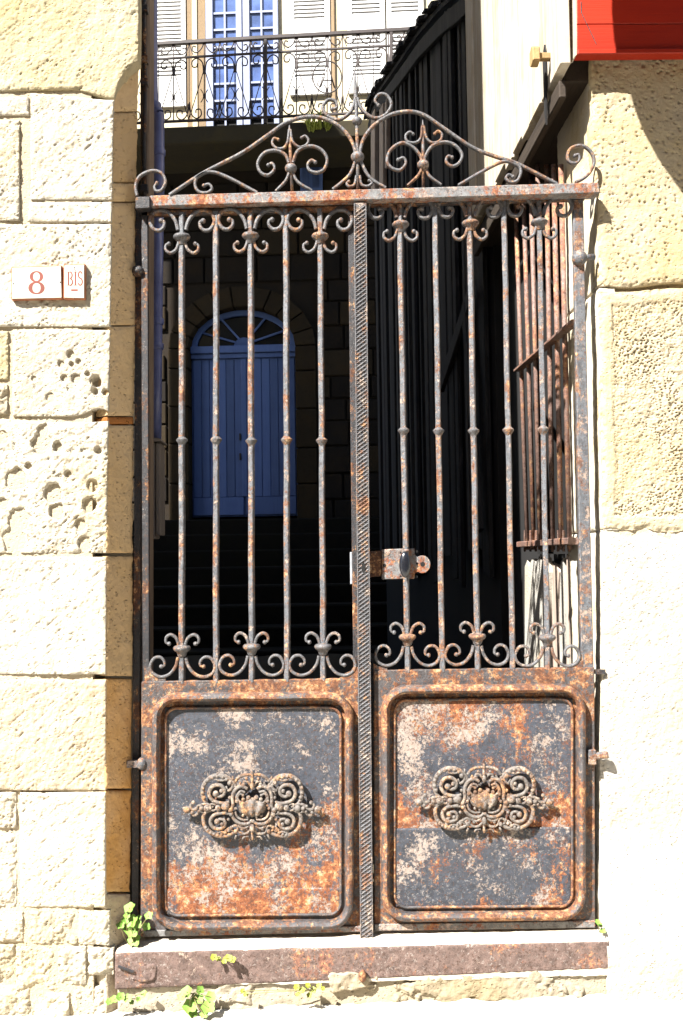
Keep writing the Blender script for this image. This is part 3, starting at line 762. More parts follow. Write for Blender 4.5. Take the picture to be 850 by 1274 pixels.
# balcony
OFF = .8
bs = part('balcony', fb(U0 - .5, U1 + .5, v_slab - .22, v_slab, -.02, OFF + .06), MOSS, bh, bevel=.02)
def RP(px, py): return FP(np.asarray(px, float), np.asarray(py, float), OFF)
def ry(x, k): return {'t': 55 - .058 * (x - 195), 's': 73.5 - .057 * (x - 195), 'b': 152 - .045 * (x - 195)}[k]
xs = np.array([150., 620.])
part('handrail', MB().tube(RP(xs, ry(xs, 't')), 1.0, prof=sq(.024, .024), B=N_AX), RAILING, bs)
part('rail', MB().tube(RP(xs, ry(xs, 's')), 1.0, prof=sq(.012, .012), B=N_AX), RAILING, bs)
part('rail', MB().tube(RP(xs, ry(xs, 'b')), 1.0, prof=sq(.014, .014), B=N_AX), RAILING, bs)
def module(cx, mono=False):
    t, s_, b = ry(cx, 't'), ry(cx, 's'), ry(cx, 'b'); m_ = MB()
    def tb(p, r=.0078): m_.tube(RP([q[0] for q in p], [q[1] for q in p]), r, n=5, B=N_AX)
    def sp(p, r=.0085): q = spline(p, 4); m_.tube(RP(q[:, 0], q[:, 1]), r, n=5, B=N_AX)
    tb([(cx, t), (cx, b)]); tb([(cx - 19, t), (cx - 19, b)], .006)
    tb([(cx, s_ + 15), (cx - 18.5, b - 3)], .006); tb([(cx, s_ + 15), (cx + 18.5, b - 3)], .006)
    for g in (-1, 1):
        sp([(cx + g * 1, t + 2), (cx + g * 4, t + 9), (cx + g * 10, t + 14), (cx + g * 15, t + 11), (cx + g * 14, t + 6), (cx + g * 10.5, t + 7)])
        sp([(cx + g * 1, s_ + 22), (cx + g * 2.5, s_ + 8), (cx + g * 9, s_ + 2.5), (cx + g * 15, s_ + 6), (cx + g * 14.5, s_ + 13), (cx + g * 9.5, s_ + 13), (cx + g * 9, s_ + 9)])
        sp([(cx + g * 18.5, b - 22), (cx + g * 16.5, b - 8), (cx + g * 10, b - 2), (cx + g * 4, b - 6), (cx + g * 5, b - 13), (cx + g * 10, b - 13), (cx + g * 10.5, b - 9)])
        sp([(cx + g * 4.5, b - 38), (cx + g * 1.5, b - 33), (cx + g * 1.5, b - 27), (cx + g * 4.5, b - 22)], .006)
        sp([(cx + g * 19, t + 2), (cx + g * 17.5, t + 7), (cx + g * 14, t + 17)], .006)
    part('scroll_panel', m_, RAILING, bs, smooth=True)
    if mono:
        m_ = MB(); cy = (s_ + b) / 2 - 6
        a = np.linspace(0, 2 * math.pi, 25)[:-1]
        m_.tube(RP(cx + 18 * np.cos(a), cy + 20 * np.sin(a)), .0085, n=5, closed=True, B=N_AX)
        tb([(cx - 8, cy + 12), (cx + 1, cy - 14), (cx + 9, cy + 13)], .009); tb([(cx - 6, cy + 4), (cx + 6, cy + 4)], .008)
        sp([(cx - 8, cy + 12), (cx - 12, cy + 10), (cx - 11, cy + 5)], .007)
        part('monogram', m_, RAILING, bs, smooth=True)
for i, cx in enumerate(np.arange(178, 600, 38.2)): module(cx, mono=(abs(cx - 407) < 12))
for x in (330.5, 487):
    m_ = MB(); m_.tube(RP([x, x], [ry(x, 't') - 1, ry(x, 'b') + 8]), 1.0, prof=sq(.02, .02), B=N_AX); part('post', m_, RAILING, bs)
mb = MB(); mb.fbox(U0 - 1.7, U1 + 1.7, 11.5, 11.7, -1, .5); part('roof', mb, SLATE, bh)

# steps up to the blue door
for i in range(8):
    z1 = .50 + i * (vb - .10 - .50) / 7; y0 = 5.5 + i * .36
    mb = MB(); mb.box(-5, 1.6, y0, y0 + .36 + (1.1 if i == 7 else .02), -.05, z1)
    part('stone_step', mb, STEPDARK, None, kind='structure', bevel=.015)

# ================================================================== BARN (dark, right of the courtyard)
bn = thing('timber_barn', 'black timber barn wall with ragged shingle eave behind the right leaf', 'barn', (.8, 3.5, .2))
BA, BB = np.array([.87, 1.66]), np.array([.62, 5.5])
BD = (BB - BA) / np.linalg.norm(BB - BA); BN = np.array([-BD[1], BD[0]]);  # BN faces the courtyard (-X)
if BN[0] > 0: BN = -BN
def bwp(px, py):                                         # photo pixel on the barn wall -> (s, z)
    d = rays(px, py)
    # plane: (p-BA).BN = 0
    n3 = np.array([BN[0], BN[1], 0]); t = ((BA[0] - CAMLOC[0]) * BN[0] + (BA[1] - CAMLOC[1]) * BN[1]) / (d @ n3)
    p = CAMLOC + d * t
    return float((p[:2] - BA) @ BD), float(p[2])
eave = [bwp(np.array(float(x)), np.array(float(y))) for x, y in ((700, -330), (640, -120), (590, -18), (560, 8), (530, 42), (505, 78), (480, 112), (470, 128))]
eave = sorted(eave)
es = np.array([e[0] for e in eave]); ez = np.array([e[1] for e in eave])
def bw(s, z, w=0.0):
    p = BA + BD * s + BN * w; return np.array([p[0], p[1], z])
random.seed(5)
s = -.02; L = float(np.linalg.norm(BB - BA))
while s < L:
    w = random.choice((.055, .08, .11, .13, .16))
    zt0 = np.interp(s, es, ez) - .03; zt1 = np.interp(s + w, es, ez) - .03
    zb = 1.30 + random.uniform(-.14, .12); o = random.uniform(0, .04)
    g = random.choice((.003, .006, .012))
    mb = MB(); mb.hexa([bw(s + g, zb, o), bw(s + w - g, zb + random.uniform(-.03, .03), o), bw(s + w - g, zb, o - .025), bw(s + g, zb, o - .025)], [bw(s + g, zt0, o), bw(s + w - g, zt1, o), bw(s + w - g, zt1, o - .025), bw(s + g, zt0, o - .025)])
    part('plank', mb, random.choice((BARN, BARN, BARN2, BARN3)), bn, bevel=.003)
    s += w
mb = MB(); mb.hexa([bw(-.05, -.05, -.03), bw(L, -.05, -.03), bw(L, -.05, -.25), bw(-.05, -.05, -.25)], [bw(-.05, 3.6, -.03), bw(L, 4.6, -.03), bw(L, 4.6, -.25), bw(-.05, 3.6, -.25)])
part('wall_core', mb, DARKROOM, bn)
# upper back wall of the barn, below the rake
for i in range(len(es) - 1):
    if es[i + 1] < -.06 or es[i] > L: continue
mb = MB()
ss = np.linspace(-.05, L, 18)
for a, b in zip(ss[:-1], ss[1:]):
    mb.hexa([bw(a, 3.0, -.03), bw(b, 3.0, -.03), bw(b, 3.0, -.12), bw(a, 3.0, -.12)], [bw(a, np.interp(a, es, ez) - .02, -.03), bw(b, np.interp(b, es, ez) - .02, -.03), bw(b, np.interp(b, es, ez) - .02, -.12), bw(a, np.interp(a, es, ez) - .02, -.12)])
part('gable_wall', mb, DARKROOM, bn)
ss = np.linspace(-.1, L + .12, 26)
zz = np.interp(ss, es, ez)
part('bargeboard', MB().tube([bw(a, z - .11, .04) for a, z in zip(ss, zz)], 1.0, prof=sq(.015, .05), B=(0, 0, 1)), BARN, bn)
mb = MB()
for a, b, za, zb_ in zip(ss[:-1], ss[1:], zz[:-1], zz[1:]):
    mb.hexa([bw(a, za - .02, .06), bw(b, zb_ - .02, .06), bw(b, zb_ - .02 + .9, -3), bw(a, za - .02 + .9, -3)], [bw(a, za + .01, .06), bw(b, zb_ + .01, .06), bw(b, zb_ + .93, -3), bw(a, za + .93, -3)])
rf = part('roof', mb, SHINGLE, bn)
a = -.1
while a < L + .1:
    w = random.uniform(.09, .15); za = np.interp(a, es, ez); zb_ = np.interp(a + w, es, ez); o = random.uniform(.06, .12); t = random.uniform(.015, .045)
    mb = MB(); mb.hexa([bw(a, za + .012, o), bw(a + w * .95, zb_ + .012, o), bw(a + w * .95, zb_ + .09, -.25), bw(a, za + .09, -.25)], [bw(a, za + .012 + t, o), bw(a + w * .95, zb_ + .012 + t * .8, o), bw(a + w * .95, zb_ + .09 + t, -.25), bw(a, za + .09 + t, -.25)])
    part('shingle', mb, SHINGLE, rf)
    a += w
# pale posts at the far corner, sun on them put into the colour
for (x0, x1, y0, y1) in ((471, 476, 135, 255), (482, 487, 128, 262), (489.5, 491.5, 122, 210)):
    p = [bwp(np.array(float(x)), np.array(float(y))) for x, y in ((x0, y1), (x1, y1), (x1, y0), (x0, y0 + 9))]
    mb = MB(); mb.hexa([bw(*p[0], .07), bw(*p[1], .07), bw(*p[1], .035), bw(*p[0], .035)], [bw(*p[3], .07), bw(*p[2], .07), bw(*p[2], .035), bw(*p[3], .035)])
    part('corner_post', mb, PALEWOOD, bn, bevel=.004)
# leaning brace boards seen dimly inside
for (x0, y0, x1, y1) in ((590, 380, 610, 660), (560, 480, 600, 360)):
    p = bwp(np.array(float(x0)), np.array(float(y0))); q = bwp(np.array(float(x1)), np.array(float(y1)))
    part('brace', MB().tube([bw(p[0], p[1], .05), bw(q[0], q[1], .05)], 1.0, prof=sq(.045, .012), B=(-1, 0, 0)), BARN2, bn)

# ================================================================== RIGHT HOUSE (shop)
rh = thing('shop_house', 'plastered shop house with red fascia and board-clad side to the right of the gate', 'house', (1.2, .2, 0))
YR = .004
def xl(y): y = np.asarray(y, float); return np.interp(y, [-200, 70, 160, 200, 300, 500, 700, 1150, 1300], [736, 737, 738, 741, 745, 748, 752, 744, 746]) + 2.6 * fbm(y * .021, y * 0 + .5, 3, 4)
def pl_h(amp, border=None, seed=0, tool=1.0):
    def f(P, e):
        x, z = P[..., 0], P[..., 2]
        h = amp * (.006 * fbm(x * 4, z * 4, seed) + .0022 * fbm(x * 30, z * 30, seed + 1) + .0012 * fbm(x * 130, z * 130, seed + 2, 2))
        if border is not None:
            k = sstep(border * .7, border, e + .012 * fbm(x * 20, z * 20, seed + 4))
            d, i = worley((x + .35 * z) * 85, (z - .25 * x) * 175 + 1.0 * fbm(x * 14, z * 14, seed + 3), seed + 5)
            h = h - k * (.004 + (.003 + .007 * sstep(-.2, .4, fbm(x * 5, z * 5, seed + 8))) * sstep(.5, .12, d) * sstep(.3, .6, i)) - k * .003 * fbm(x * 60, z * 70, seed + 9, 3)
        else:
            d, i = worley(x * 55, z * 70, seed + 6)
            h = h - tool * .005 * sstep(.36, .1, d) * sstep(.62, .75, i)
        return h
    return f
patch('plaster', face_px(xl, 1040, -120, lambda u: 354 + 3 * np.sin(u * 14), YR, .003), (0, -1, 0), .06, pl_h(1.0, None, 70), rh, PLASTER, round_=.008)
patch('stone', face_px(xl, 1040, lambda u: 360.5 + 2.5 * np.sin(u * 14 + .3), lambda u: 659 + 7 * fbm(u * 7, u * 0 + 2, 5), YR, .0023), (0, -1, 0), .06, pl_h(1.0, .05, 71), rh, PLASTER, round_=.008)
patch('render_coat', face_px(xl, 1040, lambda u: 660.5 + 7 * fbm(u * 7, u * 0 + 2, 5), 1300, YR, .0032), (0, -1, 0), .06, (lambda g: lambda P, e: g(P, e) + .102 * sstep(.50, .13, P[..., 2] + .03 * fbm(P[..., 0] * 5, P[..., 2] * 5, 90)))(pl_h(1.2, None, 72, .45)), rh, RENDER, round_=.010)
# reveal: side of the pillar facing the gate
def reveal(y0, y1, mt, seed):
    n = int((y1 - y0) * .00245 / .005); yy = np.linspace(y0, y1, n)
    A = W(xl(yy) - 1.0, yy, YR + .006); B = A.copy(); B[:, 1] = .43; B[:, 0] = .905
    t = np.linspace(0, 1, 60)[None, :, None]; P = A[:, None] * (1 - t) + B[:, None] * t
    patch('reveal', P, (-1, 0, 0), .05, lambda P, e: .004 * fbm(P[..., 1] * 9, P[..., 2] * 5, seed) + .002 * fbm(P[..., 1] * 50, P[..., 2] * 40, seed + 2), rh, mt, round_=.004)
reveal(60, 356, REVEAL, 81); reveal(359, 660, REVEAL, 82); reveal(662, 1200, REVEAL, 83)
mb = MB(); mb.box(.955, 5, YR + .03, .43, 1.75, 2.95); mb.box(.955, 5, YR + .007, .43, -.04, 1.75); part('wall_core', mb, MORTAR, rh)
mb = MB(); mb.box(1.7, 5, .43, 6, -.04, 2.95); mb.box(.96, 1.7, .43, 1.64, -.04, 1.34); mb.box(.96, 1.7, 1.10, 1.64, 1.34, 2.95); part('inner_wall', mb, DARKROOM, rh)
# jettied upper storey, clad with flaking white boards
XJ = .80
yb = -.045; random.seed(21)
mb = MB(); mb.box(XJ + .03, 5, .0, 1.64, 2.95, 8.5); part('upper_wall', mb, PLASTER, rh)
part('roof', MB().box(XJ - .05, 5, -.3, 1.7, 8.5, 8.65), SLATE, rh)
while yb < 1.62:
    w = min(random.uniform(.11, .19), 1.66 - yb)
    if w < .04: break
    o = random.uniform(0, .010); z0 = 2.875 + random.uniform(-.012, .012) + .05 * max(0, yb)
    mb = MB(); mb.box(XJ - o, XJ + .026, yb + .002, yb + w - .003, z0, 7.5)
    part('plank', mb, BOARD, rh, bevel=.0025)
    yb += w
part('bressummer', MB().box(XJ + .03, XJ + .22, .04, 1.64, 2.86, 2.947), BEAM, rh, bevel=.006)
part('bressummer', MB().box(XJ + .004, XJ + .028, .02, 1.60, 2.80, 2.858), BEAM, rh, bevel=.004)
# peg through the boards
q0 = WX(668, 71, XJ - .05); q1 = WX(683, 68, XJ)
pg = part('peg_stem', MB().box(XJ - .045, XJ + .02, q0[1] - .011, q0[1] + .011, q0[2] - .011, q0[2] + .011), PEG, rh, bevel=.003)
m_ = MB(); m_.prism([(XJ - .045, q0[1] + a * .026, q0[2] + b * .032) for a, b in ((-1, -.7), (-.9, .7), (-.2, 1.05), (.9, .8), (1, -.6), (.2, -1.0))], (-.024, 0, 0)); part('peg_head', m_, PEG, pg, bevel=.003)
m_ = MB(); m_.prism([(XJ - .012, q0[1] + a, q0[2] + b) for a, b in ((.05, .07), (.075, .04), (.07, -.16), (.055, -.2), (.045, -.06))], (.006, 0, 0)); part('slot_shadow', m_, DARKROOM, pg)  # shadow of the slot laid on the boards as a flat dark piece
# red fascia
YB = -.05
part('fascia_plank', MB().pxbox([(718, 30.5), (1050, 28), (1050, 62.5), (718, 65.5)], YB, -.001), RED, rh, bevel=.002)
part('fascia_plank', MB().pxbox([(718, -60), (1050, -60), (1050, 27.3), (718, 30)], YB + .001, -.001), RED, rh, bevel=.002)
part('fascia_end', MB().pxbox([(714.5, -60), (717.6, -60), (717.6, 68), (715, 70)], YB + .004, -.001), BOARD, rh)
part('fascia_lip', MB().pxbox([(719, 61), (1050, 58.5), (1050, 64), (719, 67)], YB - .010, YB - .0008), RED, rh, bevel=.002)
part('scratch', MB().tube(W(np.array([723, 723.5, 733, 742]), np.array([2, 16, 36, 55]), YB - .0003), .0012, n=5), IRON_DARK, rh)
# unseen disc added above the frame, shaped for the curved shadow on the plaster
T_ = .42; m_ = MB()
cx_, cz_ = 1.55, 2.93
pts = []
for a in np.linspace(0, 2 * math.pi, 40, endpoint=False):
    pts.append((cx_ - T_ + .52 * math.cos(a), YR - T_, cz_ + 1.5 * T_ + (.62 if math.sin(a) < 0 else 1.1) * math.sin(a)))
m_.prism(pts, (0, .02, 0)); sg = part('shadow_disc', m_, RED, rh)
m_ = MB(); m_.box(cx_ - T_ - .02, cx_ - T_ + .02, YR - T_ + .021, -.06, cz_ + 1.5 * T_ + .3, cz_ + 1.5 * T_ + .34); part('shadow_disc_bracket', m_, IRON_DARK, rh)
# window grille in the passage wall
XG = .885
gr = part('window_grille', MB().tube(WX(np.array([649., 715.]), np.array([677.5, 673.]), XG), 1.0, prof=sq(.012, .022), B=(1, 0, 0)), RUST_BAR, rh)
for (xb_, xt_) in ((656.5, 640), (664.5, 650.5), (672.5, 660), (680, 669), (688, 680), (698.5, 689), (709, 698)):
    a = WX(float(xb_), 684., XG); b = WX(float(xt_), 205., XG)
    part('bar', MB().tube([a, b], .0095, n=8), RUST_BAR, gr, smooth=True)
a = WX(np.array([644., 717.]), np.array([461., 399.]), XG - .012)
part('crossbar', MB().tube(a, 1.0, prof=sq(.005, .017), B=(-1, 0, 0)), RUST_BAR, gr)
for k in range(9):
    x = 653 + k * 6.9; part('spike', MB().tube([WX(x, 686., XG), WX(x + .3, 660., XG)], 1.0, prof=sq(.006, .004), B=(-1, 0, 0)), RUST_BAR, gr)
# broken white boards under the grille
def wboard(pts, mt, X0, th=.02):
    p = [WX(float(x), float(y), X0) for x, y in pts]
    return part('broken_board', MB().prism(p, (th, 0, 0)), mt, rh)
wboard([(653, 860), (653, 705), (656, 697), (658, 705), (662, 695), (667, 700), (672, 692), (677, 702), (680, 694), (683, 712), (681, 780), (683, 860)], RENDER, .90)
wboard([(684, 860), (684, 700), (692, 704), (696, 712), (693, 745), (695, 800), (694, 860)], PALEWOOD, .915)
wboard([(697, 860), (696, 762), (698, 700), (701, 694), (703, 760), (702, 860)], RENDER, .905)
wboard([(705, 860), (705, 690), (708, 692), (709, 860)], PALEWOOD, .90)
wboard([(711, 860), (711, 680), (718, 680), (718, 860)], RENDER, .905)

# ================================================================== DOORSTEP
ds = thing('doorstep', 'worn stone doorstep with a flat mauve painted front under the gate', 'step', (.15, -.03, .03))
def step_top():
    nu, nv = 300, 40
    u = np.linspace(0, 1, nu)[None, :]; v = np.linspace(0, 1, nv)[:, None]
    px = 144 + 614 * u + 0 * v; pyf = 1184 - 14 * u
    F_ = W(px[0], pyf[0] + 0 * px[0], -.082); Bk = F_.copy(); Bk[:, 1] = .10; Bk[:, 2] += .006
    P = F_[None] * (1 - v[..., None]) + Bk[None] * v[..., None]
    patch('tread', P[::-1], (0, 0, 1), .1, lambda P, e: .003 * fbm(P[..., 0] * 12, P[..., 1] * 12, 3) + .002 * fbm(P[..., 0] * 60, P[..., 1] * 60, 4), ds, STEPTOP, round_=.003)
step_top()
q = face_px(143, 758, lambda u: 1185.5 - 14 * u, lambda u: 1231 - 26 * u, -.084, .004)
patch('riser', q, (0, -1, 0), .05, lambda P, e: .0012 * fbm(P[..., 0] * 14, P[..., 2] * 20, 9), ds, STEPFACE, round_=.002)
q = face_px(146, 758, lambda u: 1229 - 26 * u, lambda u: 1262 - 16 * u, -.070, .0035)
patch('foundation', q, (0, -1, 0), .05, lambda P, e: .009 * fbm(P[..., 0] * 6, P[..., 2] * 9, 19) + .003 * fbm(P[..., 0] * 40, P[..., 2] * 40, 20), ds, FOUND, round_=.004)
# lumps of mortar breaking over the riser, and a bent rusty strip
def lump(x0, x1, y0, y1, mt, Y, seed, amp=.012):
    n1 = int((x1 - x0) * .8); n2 = int((y1 - y0) * .9) + 4
    u = np.linspace(0, 1, n1)[None, :]; v = np.linspace(0, 1, n2)[:, None]
    P = W(x0 + (x1 - x0) * u + 0 * v, y0 + (y1 - y0) * v + 0 * u, Y)
    def hf(P, e):
        m = np.minimum(np.minimum(u, 1 - u) * 2.2, np.minimum(v, 1 - v) * 2.0)
        k = sstep(.12, .55, m + .42 * fbm(P[..., 0] * 22, P[..., 2] * 26, seed))
        return -.03 + .03 * k + amp * k * (.6 + .8 * fbm(P[..., 0] * 40, P[..., 2] * 40, seed + 2))
    patch('mortar_lump', P, (0, -1, 0), .02, hf, ds, mt, round_=.002)
lump(152, 205, 1188, 1230, STEPFACE, -.085, 31, .006)
lump(395, 480, 1202, 1244, FOUND, -.084, 33, .010)
lump(255, 330, 1205, 1262, FOUND, -.072, 39, .010)
lump(470, 760, 1198, 1262, FOUND, -.077, 35, .008)
part('rust_stud', MB().ball(W(451, 1214, -.096), .012, (1, .8, 1.6)), IRON_FRAME, ds, smooth=True)
part('nail', MB().tube(W(np.array([147., 166.]), np.array([1202., 1209.]), -.092), .004, n=6), IRON_DARK, ds)

# ================================================================== GATE
def barx(top, bot, ytop, ybot): return lambda y: top + (bot - top) * (y - ytop) / (ybot - ytop)
SCR = [(5, 10), (8, 21), (16, 31), (27, 34.5), (37, 30), (40.5, 21), (36, 11.5), (28.5, 9.5), (23, 14), (22.5, 20), (26.5, 21.5)]
SMALL = [(3.5, -3), (5, -9), (8, -15), (14.5, -18.5), (20, -15), (20.3, -9), (16.5, -7)]
def scroll(mb, pts, Y, w=.0052, d=.0068, k=6, end=1.5, taper=.75):
    q = spline(pts, k); p = W(q[:, 0], q[:, 1], Y)
    r = np.interp(np.linspace(0, 1, len(p)), [0, .6, 1], [1, 1, taper])
    mb.tube(p, r, prof=sq(w, d, .5))
    if end: mb.ball(p[-1], w * end, (1, 1.15, 1), 8, 6)
def collar_profile(k=1.0):
    s = .00245 * k
    return [(4.5 * s, -9 * s), (5.6 * s, -7 * s), (6.8 * s, -3.5 * s), (9.6 * s, -1.4 * s), (11.0 * s, .6 * s), (11.0 * s, 2.6 * s), (9.4 * s, 4.4 * s), (6 * s, 5.4 * s), (4.5 * s, 6 * s)]
def gate_leaf(label, bars, orn_top, orn_bot, knots, ytop, ybot, loc, spread):
    g = thing('gate_leaf', label, 'gate', loc, 'leaves of the wrought iron gate')
    for i, (fx, ky) in enumerate(zip(bars, knots)):
        yt, yb2 = ytop(fx(270)), ybot(fx(840))
        ysm = np.linspace(yt, yb2, 24)
        jig = .25 * np.sin(ysm * .031 + i) + .15 * np.sin(ysm * .11 + 2 * i)
        b = part('bar', MB().tube(W(fx(ysm) + jig, ysm, 0.0), 1.0, prof=rot_(sq(.0080, .0080, .25), -20 + 5 * math.sin(i * 2.1))), IRON_BAR, g)
        c = W(fx(ky), ky, 0)
        s = .00245
        part('knot', MB().lathe([(3.6 * s, -6.5 * s), (5.0 * s, -3.5 * s), (7.3 * s, -.3 * s), (7.4 * s, 1.2 * s), (5 * s, 3.2 * s), (3.6 * s, 5 * s)], c, 12), IRON_SCROLL, b, smooth=True, sharp=50)
    for i, (c0, sg, yb_) in enumerate([(c, -1, 0) for c in orn_top] + [(c, 1, 0) for c in orn_bot]):
        k = 1.0
        m_ = MB(); cw = W(c0[0], c0[1], 0); m_.lathe(collar_profile(k), cw, 14)
        part('collar', m_, IRON_SCROLL, g, smooth=True, sharp=45)
        for gx in (-1, 1):
            jx = random.uniform(.97, 1.03)
            m_ = MB(); scroll(m_, [(c0[0] + gx * x * spread * jx, c0[1] + sg * y * (.99 if sg > 0 else spread)) for x, y in SCR], -.002 + .0006 * gx, *((.0046, .0068) if sg > 0 else (.0056, .0075)))
            part('scroll', m_, IRON_SCROLL, g, smooth=True, sharp=50)
            m_ = MB(); scroll(m_, [(c0[0] + gx * x * jx, c0[1] + sg * y) for x, y in SMALL], -.003, .0046, .006, 5)
            part('leaf_scroll', m_, IRON_SCROLL, g, smooth=True, sharp=50)
    return g
def panel(g, quad, bead, inner, mat, seam, seam_mat):
    (tl, tr, br, bl) = quad
    fr = part('panel_frame', MB().pxbox(quad, -.008, .012), IRON_FRAME, g, bevel=.0025)
    def rrect(b, r, n=7):
        x0, y0, x1, y1, sk = b; pts = []
        for (cx, cy, a0) in ((x1 - r, y0 + r, 90), (x0 + r, y0 + r, 180), (x0 + r, y1 - r, 270), (x1 - r, y1 - r, 0)):
            for k in range(n + 1):
                a = math.radians(a0 + (90) * k / n) if a0 != 90 else math.radians(90 * k / n)
                ang = math.radians({90: 0, 180: 90, 270: 180, 0: 270}[a0] + 90 * k / n)
                pts.append((cx + r * math.cos(ang), cy - r * math.sin(ang) + sk * (cx - x0)))
        # add points along the straight runs so the moulding can be uneven
        out = []
        for i in range(len(pts)):
            p, q = np.array(pts[i]), np.array(pts[(i + 1) % len(pts)]); m = max(1, int(np.hypot(*(q - p)) / 14))
            out += [p + (q - p) * j / m for j in range(m)]
        return np.array(out)
    q = rrect(bead, 26); j = .4 * np.sin(q[:, 0] * .07) * np.cos(q[:, 1] * .09)
    q0 = rrect((bead[0] - 1, bead[1] - 1, bead[2] + 1, bead[3] + 1, bead[4]), 27)
    prof = [(-.0150, .010), (-.0155, -.006), (-.0130, -.017), (-.0075, -.0245), (.0005, -.026), (.0075, -.020), (.0100, -.010), (.0106, .010)]
    P = W(q[:, 0] + j, q[:, 1] + j, -.014)
    part('moulding', MB().tube(P, 1.0, prof=prof, closed=True), IRON_FRAME, fr, smooth=True, sharp=50)
    q = rrect(inner, 15)
    P = W(q[:, 0], q[:, 1] + .3 * np.sin(q[:, 0] * .2), -.0135)
    part('inner_lip', MB().tube(P, 1.0, prof=sq(.0042, .0045, .6), closed=True), IRON_FRAME, fr, smooth=True, sharp=50)
    x0, y0, x1, y1, sk = inner
    # sheet metal field, very slightly buckled
    G = face_px(x0 - 1, x1 + 1, lambda u: y0 - 1 + sk * (x1 - x0) * u, lambda u: y1 + 1 + sk * (x1 - x0) * u, -.0098, .006)
    patch('panel_sheet', G, (0, -1, 0), .001, lambda P, e: .0016 * fbm(P[..., 0] * 7, P[..., 2] * 7, int(x0)) + .0004 * fbm(P[..., 0] * 60, P[..., 2] * 60, 5), fr, mat, round_=.0005)
    ys = seam
    G = face_px(x0 + 1, x1 - 1, lambda u: ys + sk * (x1 - x0) * u, lambda u: y1 + sk * (x1 - x0) * u, -.0135, .006)
    patch('patch_sheet', G, (0, -1, 0), .004, lambda P, e: .0012 * fbm(P[..., 0] * 9, P[..., 2] * 9, int(x0) + 4), fr, seam_mat, round_=.001)
    return fr
